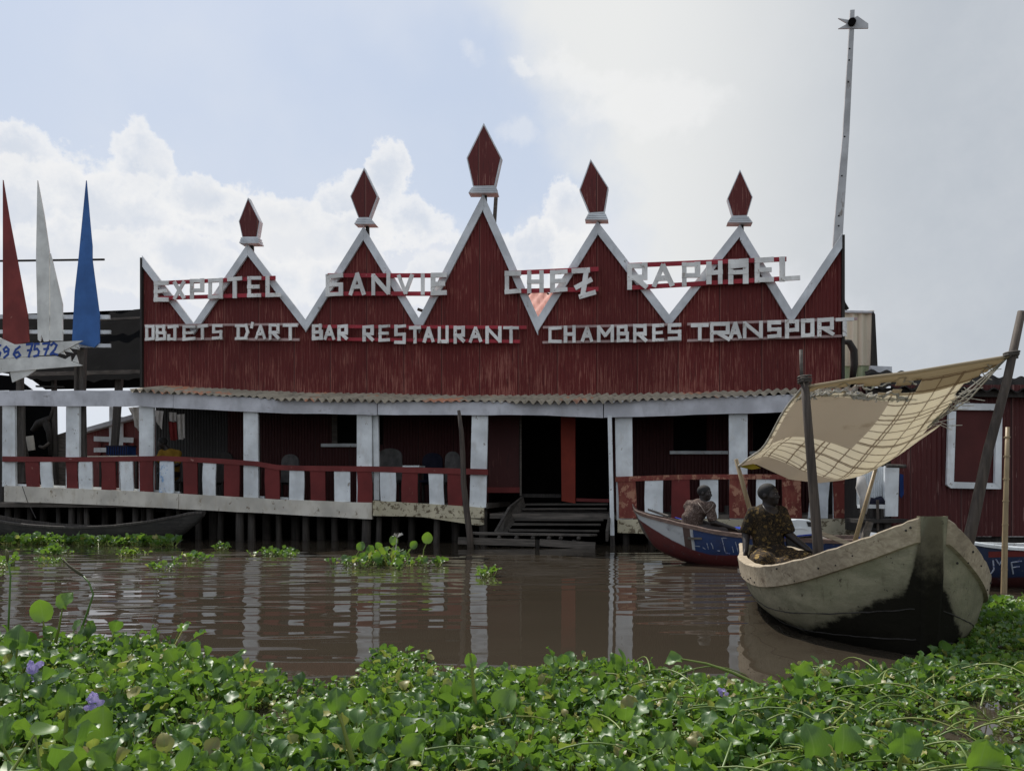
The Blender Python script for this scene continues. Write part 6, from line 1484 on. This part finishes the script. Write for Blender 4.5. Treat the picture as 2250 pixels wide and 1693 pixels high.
# the tall plants one can tell apart
def big_plant(label, leaves, seed, base_u, base_v, name='water_hyacinth', cat='water plant'):
    """leaves: (tip px u, v, size m, axis, normal, tint, wide, base du)"""
    d0 = CAM_Z * F_PX / (base_v - HZ); c = W(base_u, 0, d0); t = thing(name, label, cat, c); r = np.random.default_rng(seed)
    for (u, v, sz, a, n, ti, wd2, du) in leaves:
        pl = Plants(); b = np.array(W(base_u + du, .0, d0)); e = np.array(P(u, v, d0 - .02)); m_ = (b + e) / 2 + np.array([r.uniform(-.02, .02), 0, .02])
        pl.stalk([b, (b + m_) / 2, m_, (m_ + e) / 2 + np.array([0, 0, .01]), e], [.011, .010, .008, .006, .004], float(r.uniform(.2, .6)), 1, 7); pl.leaf(e, np.array(a, float), np.array(n, float), sz * .86, r, ti, wd2 * .95); pl.build('leaf', t)
    return t
big_plant('tall hyacinth with a pair of broad leaves raised high against the water at left', [(95, 1362, .155, (-.12, 0, 1), (.25, -1, .2), .55, .55, 0), (138, 1335, .12, (.25, .1, .8), (-.2, -1, .3), .50, .6, 10), (118, 1400, .10, (-.4, -.1, .6), (.3, -.8, .5), .3, .5, 5)], 1, 100, 1450)
t = thing('seed_stalk', 'bent dark seed stalk with a withered tip rising beside the pair of broad leaves', 'water plant', W(160, 0, CAM_Z * F_PX / (1440 - HZ))); dd = CAM_Z * F_PX / (1440 - HZ)
MB().tube([W(155, 0, dd), P(172, 1400, dd), P(190, 1350, dd), P(205, 1305, dd), P(196, 1280, dd), P(183, 1265, dd)], [.008, .008, .007, .006, .005, .005], 7).build('stalk', M['stem'], t, smooth=True)
MB().tube([P(183, 1265, dd), P(172, 1257, dd), P(152, 1243, dd), P(137, 1226, dd)], [.006, .011, .008, .003], 7).build('withered_tip', simple('withered', (.06, .055, .03), .8), t, smooth=True)
t = thing('seed_stalk', 'thin upright seed stalk at the far left edge of the picture', 'water plant', W(16, 0, CAM_Z * F_PX / (1430 - HZ))); dd = CAM_Z * F_PX / (1430 - HZ)
MB().tube([W(16, 0, dd), P(20, 1340, dd), P(23, 1265, dd), P(17, 1225, dd)], [.007, .0065, .006, .005], 7).build('stalk', M['stem'], t, smooth=True)
MB().tube([P(17, 1235, dd), P(16, 1215, dd), P(13, 1205, dd)], [.007, .013, .004], 7).build('withered_tip', simple('withered', (.10, .10, .04), .8), t, smooth=True)
big_plant('hyacinth with one dark upright leaf at the far left edge', [(38, 1425, .15, (.0, 0, 1), (.3, -1, .3), .18, .5, 0)], 2, 40, 1500)
big_plant('hyacinth with one very broad bright leaf over the lower left corner', [(228, 1632, .165, (-.05, .05, 1), (-.2, -1, .3), .60, .62, 0), (150, 1545, .085, (0, 0, 1), (.2, -1, .5), .25, .55, -60)], 3, 200, 1690)
big_plant('hyacinth with two large shiny leaves near the bottom at centre-left', [(830, 1640, .105, (.15, .1, .9), (-.5, -.6, .7), .25, .6, 0), (905, 1660, .10, (.3, .1, .7), (-.3, -.8, .5), .5, .6, 20), (740, 1560, .095, (0, 0, 1), (.3, -.8, .4), .22, .5, -60)], 4, 850, 1720)
big_plant('hyacinth with broad bright leaves at the middle of the mat', [(1100, 1560, .12, (.4, .1, .8), (-.3, -1, .4), .55, .62, 0), (1060, 1570, .095, (-.5, 0, .5), (.3, -.5, .8), .35, .6, -10), (1033, 1436, .07, (0, 0, -1), (.2, -1, .3), .6, .5, -30)], 5, 1080, 1600)
big_plant('hyacinth with a dark pointed leaf rising at the water edge near post reflections', [(1352, 1482, .135, (.0, .0, 1), (.4, -1, .3), .35, .5, 0), (1368, 1470, .13, (.1, 0, 1), (1, -.5, .2), .3, .3, 5)], 6, 1355, 1500)
big_plant('hyacinth with three round dark leaves at lower right', [(1790, 1660, .13, (-.15, 0, 1), (.2, -1, .4), .32, .62, 0), (1850, 1650, .115, (.1, 0, .9), (.1, -1, .4), .36, .62, 30), (1985, 1655, .13, (.0, 0, 1), (0, -1, .3), .33, .6, 140)], 7, 1840, 1720)
big_plant('hyacinth with a bright young leaf between the boat bow and its reflection', [(1762, 1490, .11, (.1, 0, 1), (.2, -1, .3), .58, .55, 0), (1772, 1500, .08, (-.5, 0, .6), (.2, -1, .4), .5, .5, 0)], 8, 1765, 1530)
big_plant('hyacinth with one bright leaf in the lower right corner', [(2150, 1690, .13, (.2, 0, .9), (0, -1, .4), .62, .6, 0)], 9, 2150, 1740)
t = big_plant('hyacinth holding one leaf on a long arching stalk over the water', [(1497, 1447, .10, (-1, .1, -.1), (.1, -.6, .8), .42, .5, 250)], 10, 1450, 1520)
def flower(u, v, d, label, n, sz, seed):
    r = np.random.default_rng(seed); c = P(u, v, d); t = thing('hyacinth_flower', label, 'flower', W(u, 0, d)); MB().tube([W(u + 6, .02, d), (W(u + 4, .02, d) + c) / 2, c - Vector((0, 0, .03))], .006, 6).build('stalk', M['stem'], t, smooth=True)
    pl = Plants()
    for k in range(n):
        a = r.uniform(0, 6.28); b = np.array(c) + np.array([r.normal(0, .012), r.normal(0, .012), r.uniform(-.035, .035)]) * sz / .035; pl.leaf(b, np.array([math.cos(a), math.sin(a) - .5, r.uniform(-.3, .8)]), np.array([r.normal(0, .4), -1, .3]), sz, r, .5, .42)
    V = np.concatenate(pl.v) - np.array(PM[t].translation); mesh_np('petals', V, np.concatenate(pl.f), [M['petal']], parent=t)
flower(207, 1545, CAM_Z * F_PX / (1620 - HZ), 'lilac hyacinth flower low in the left foreground leaves', 14, .034, 1)
flower(78, 1478, CAM_Z * F_PX / (1545 - HZ), 'drooping lilac hyacinth flower under a brown withered leaf at far left', 14, .038, 2)
flower(1588, 1522, CAM_Z * F_PX / (1560 - HZ), 'small lilac flower nearly hidden in the leaves below the bow', 7, .022, 3)
o = bpy.data.objects.get('oar')
print('objects', len(bpy.data.objects))
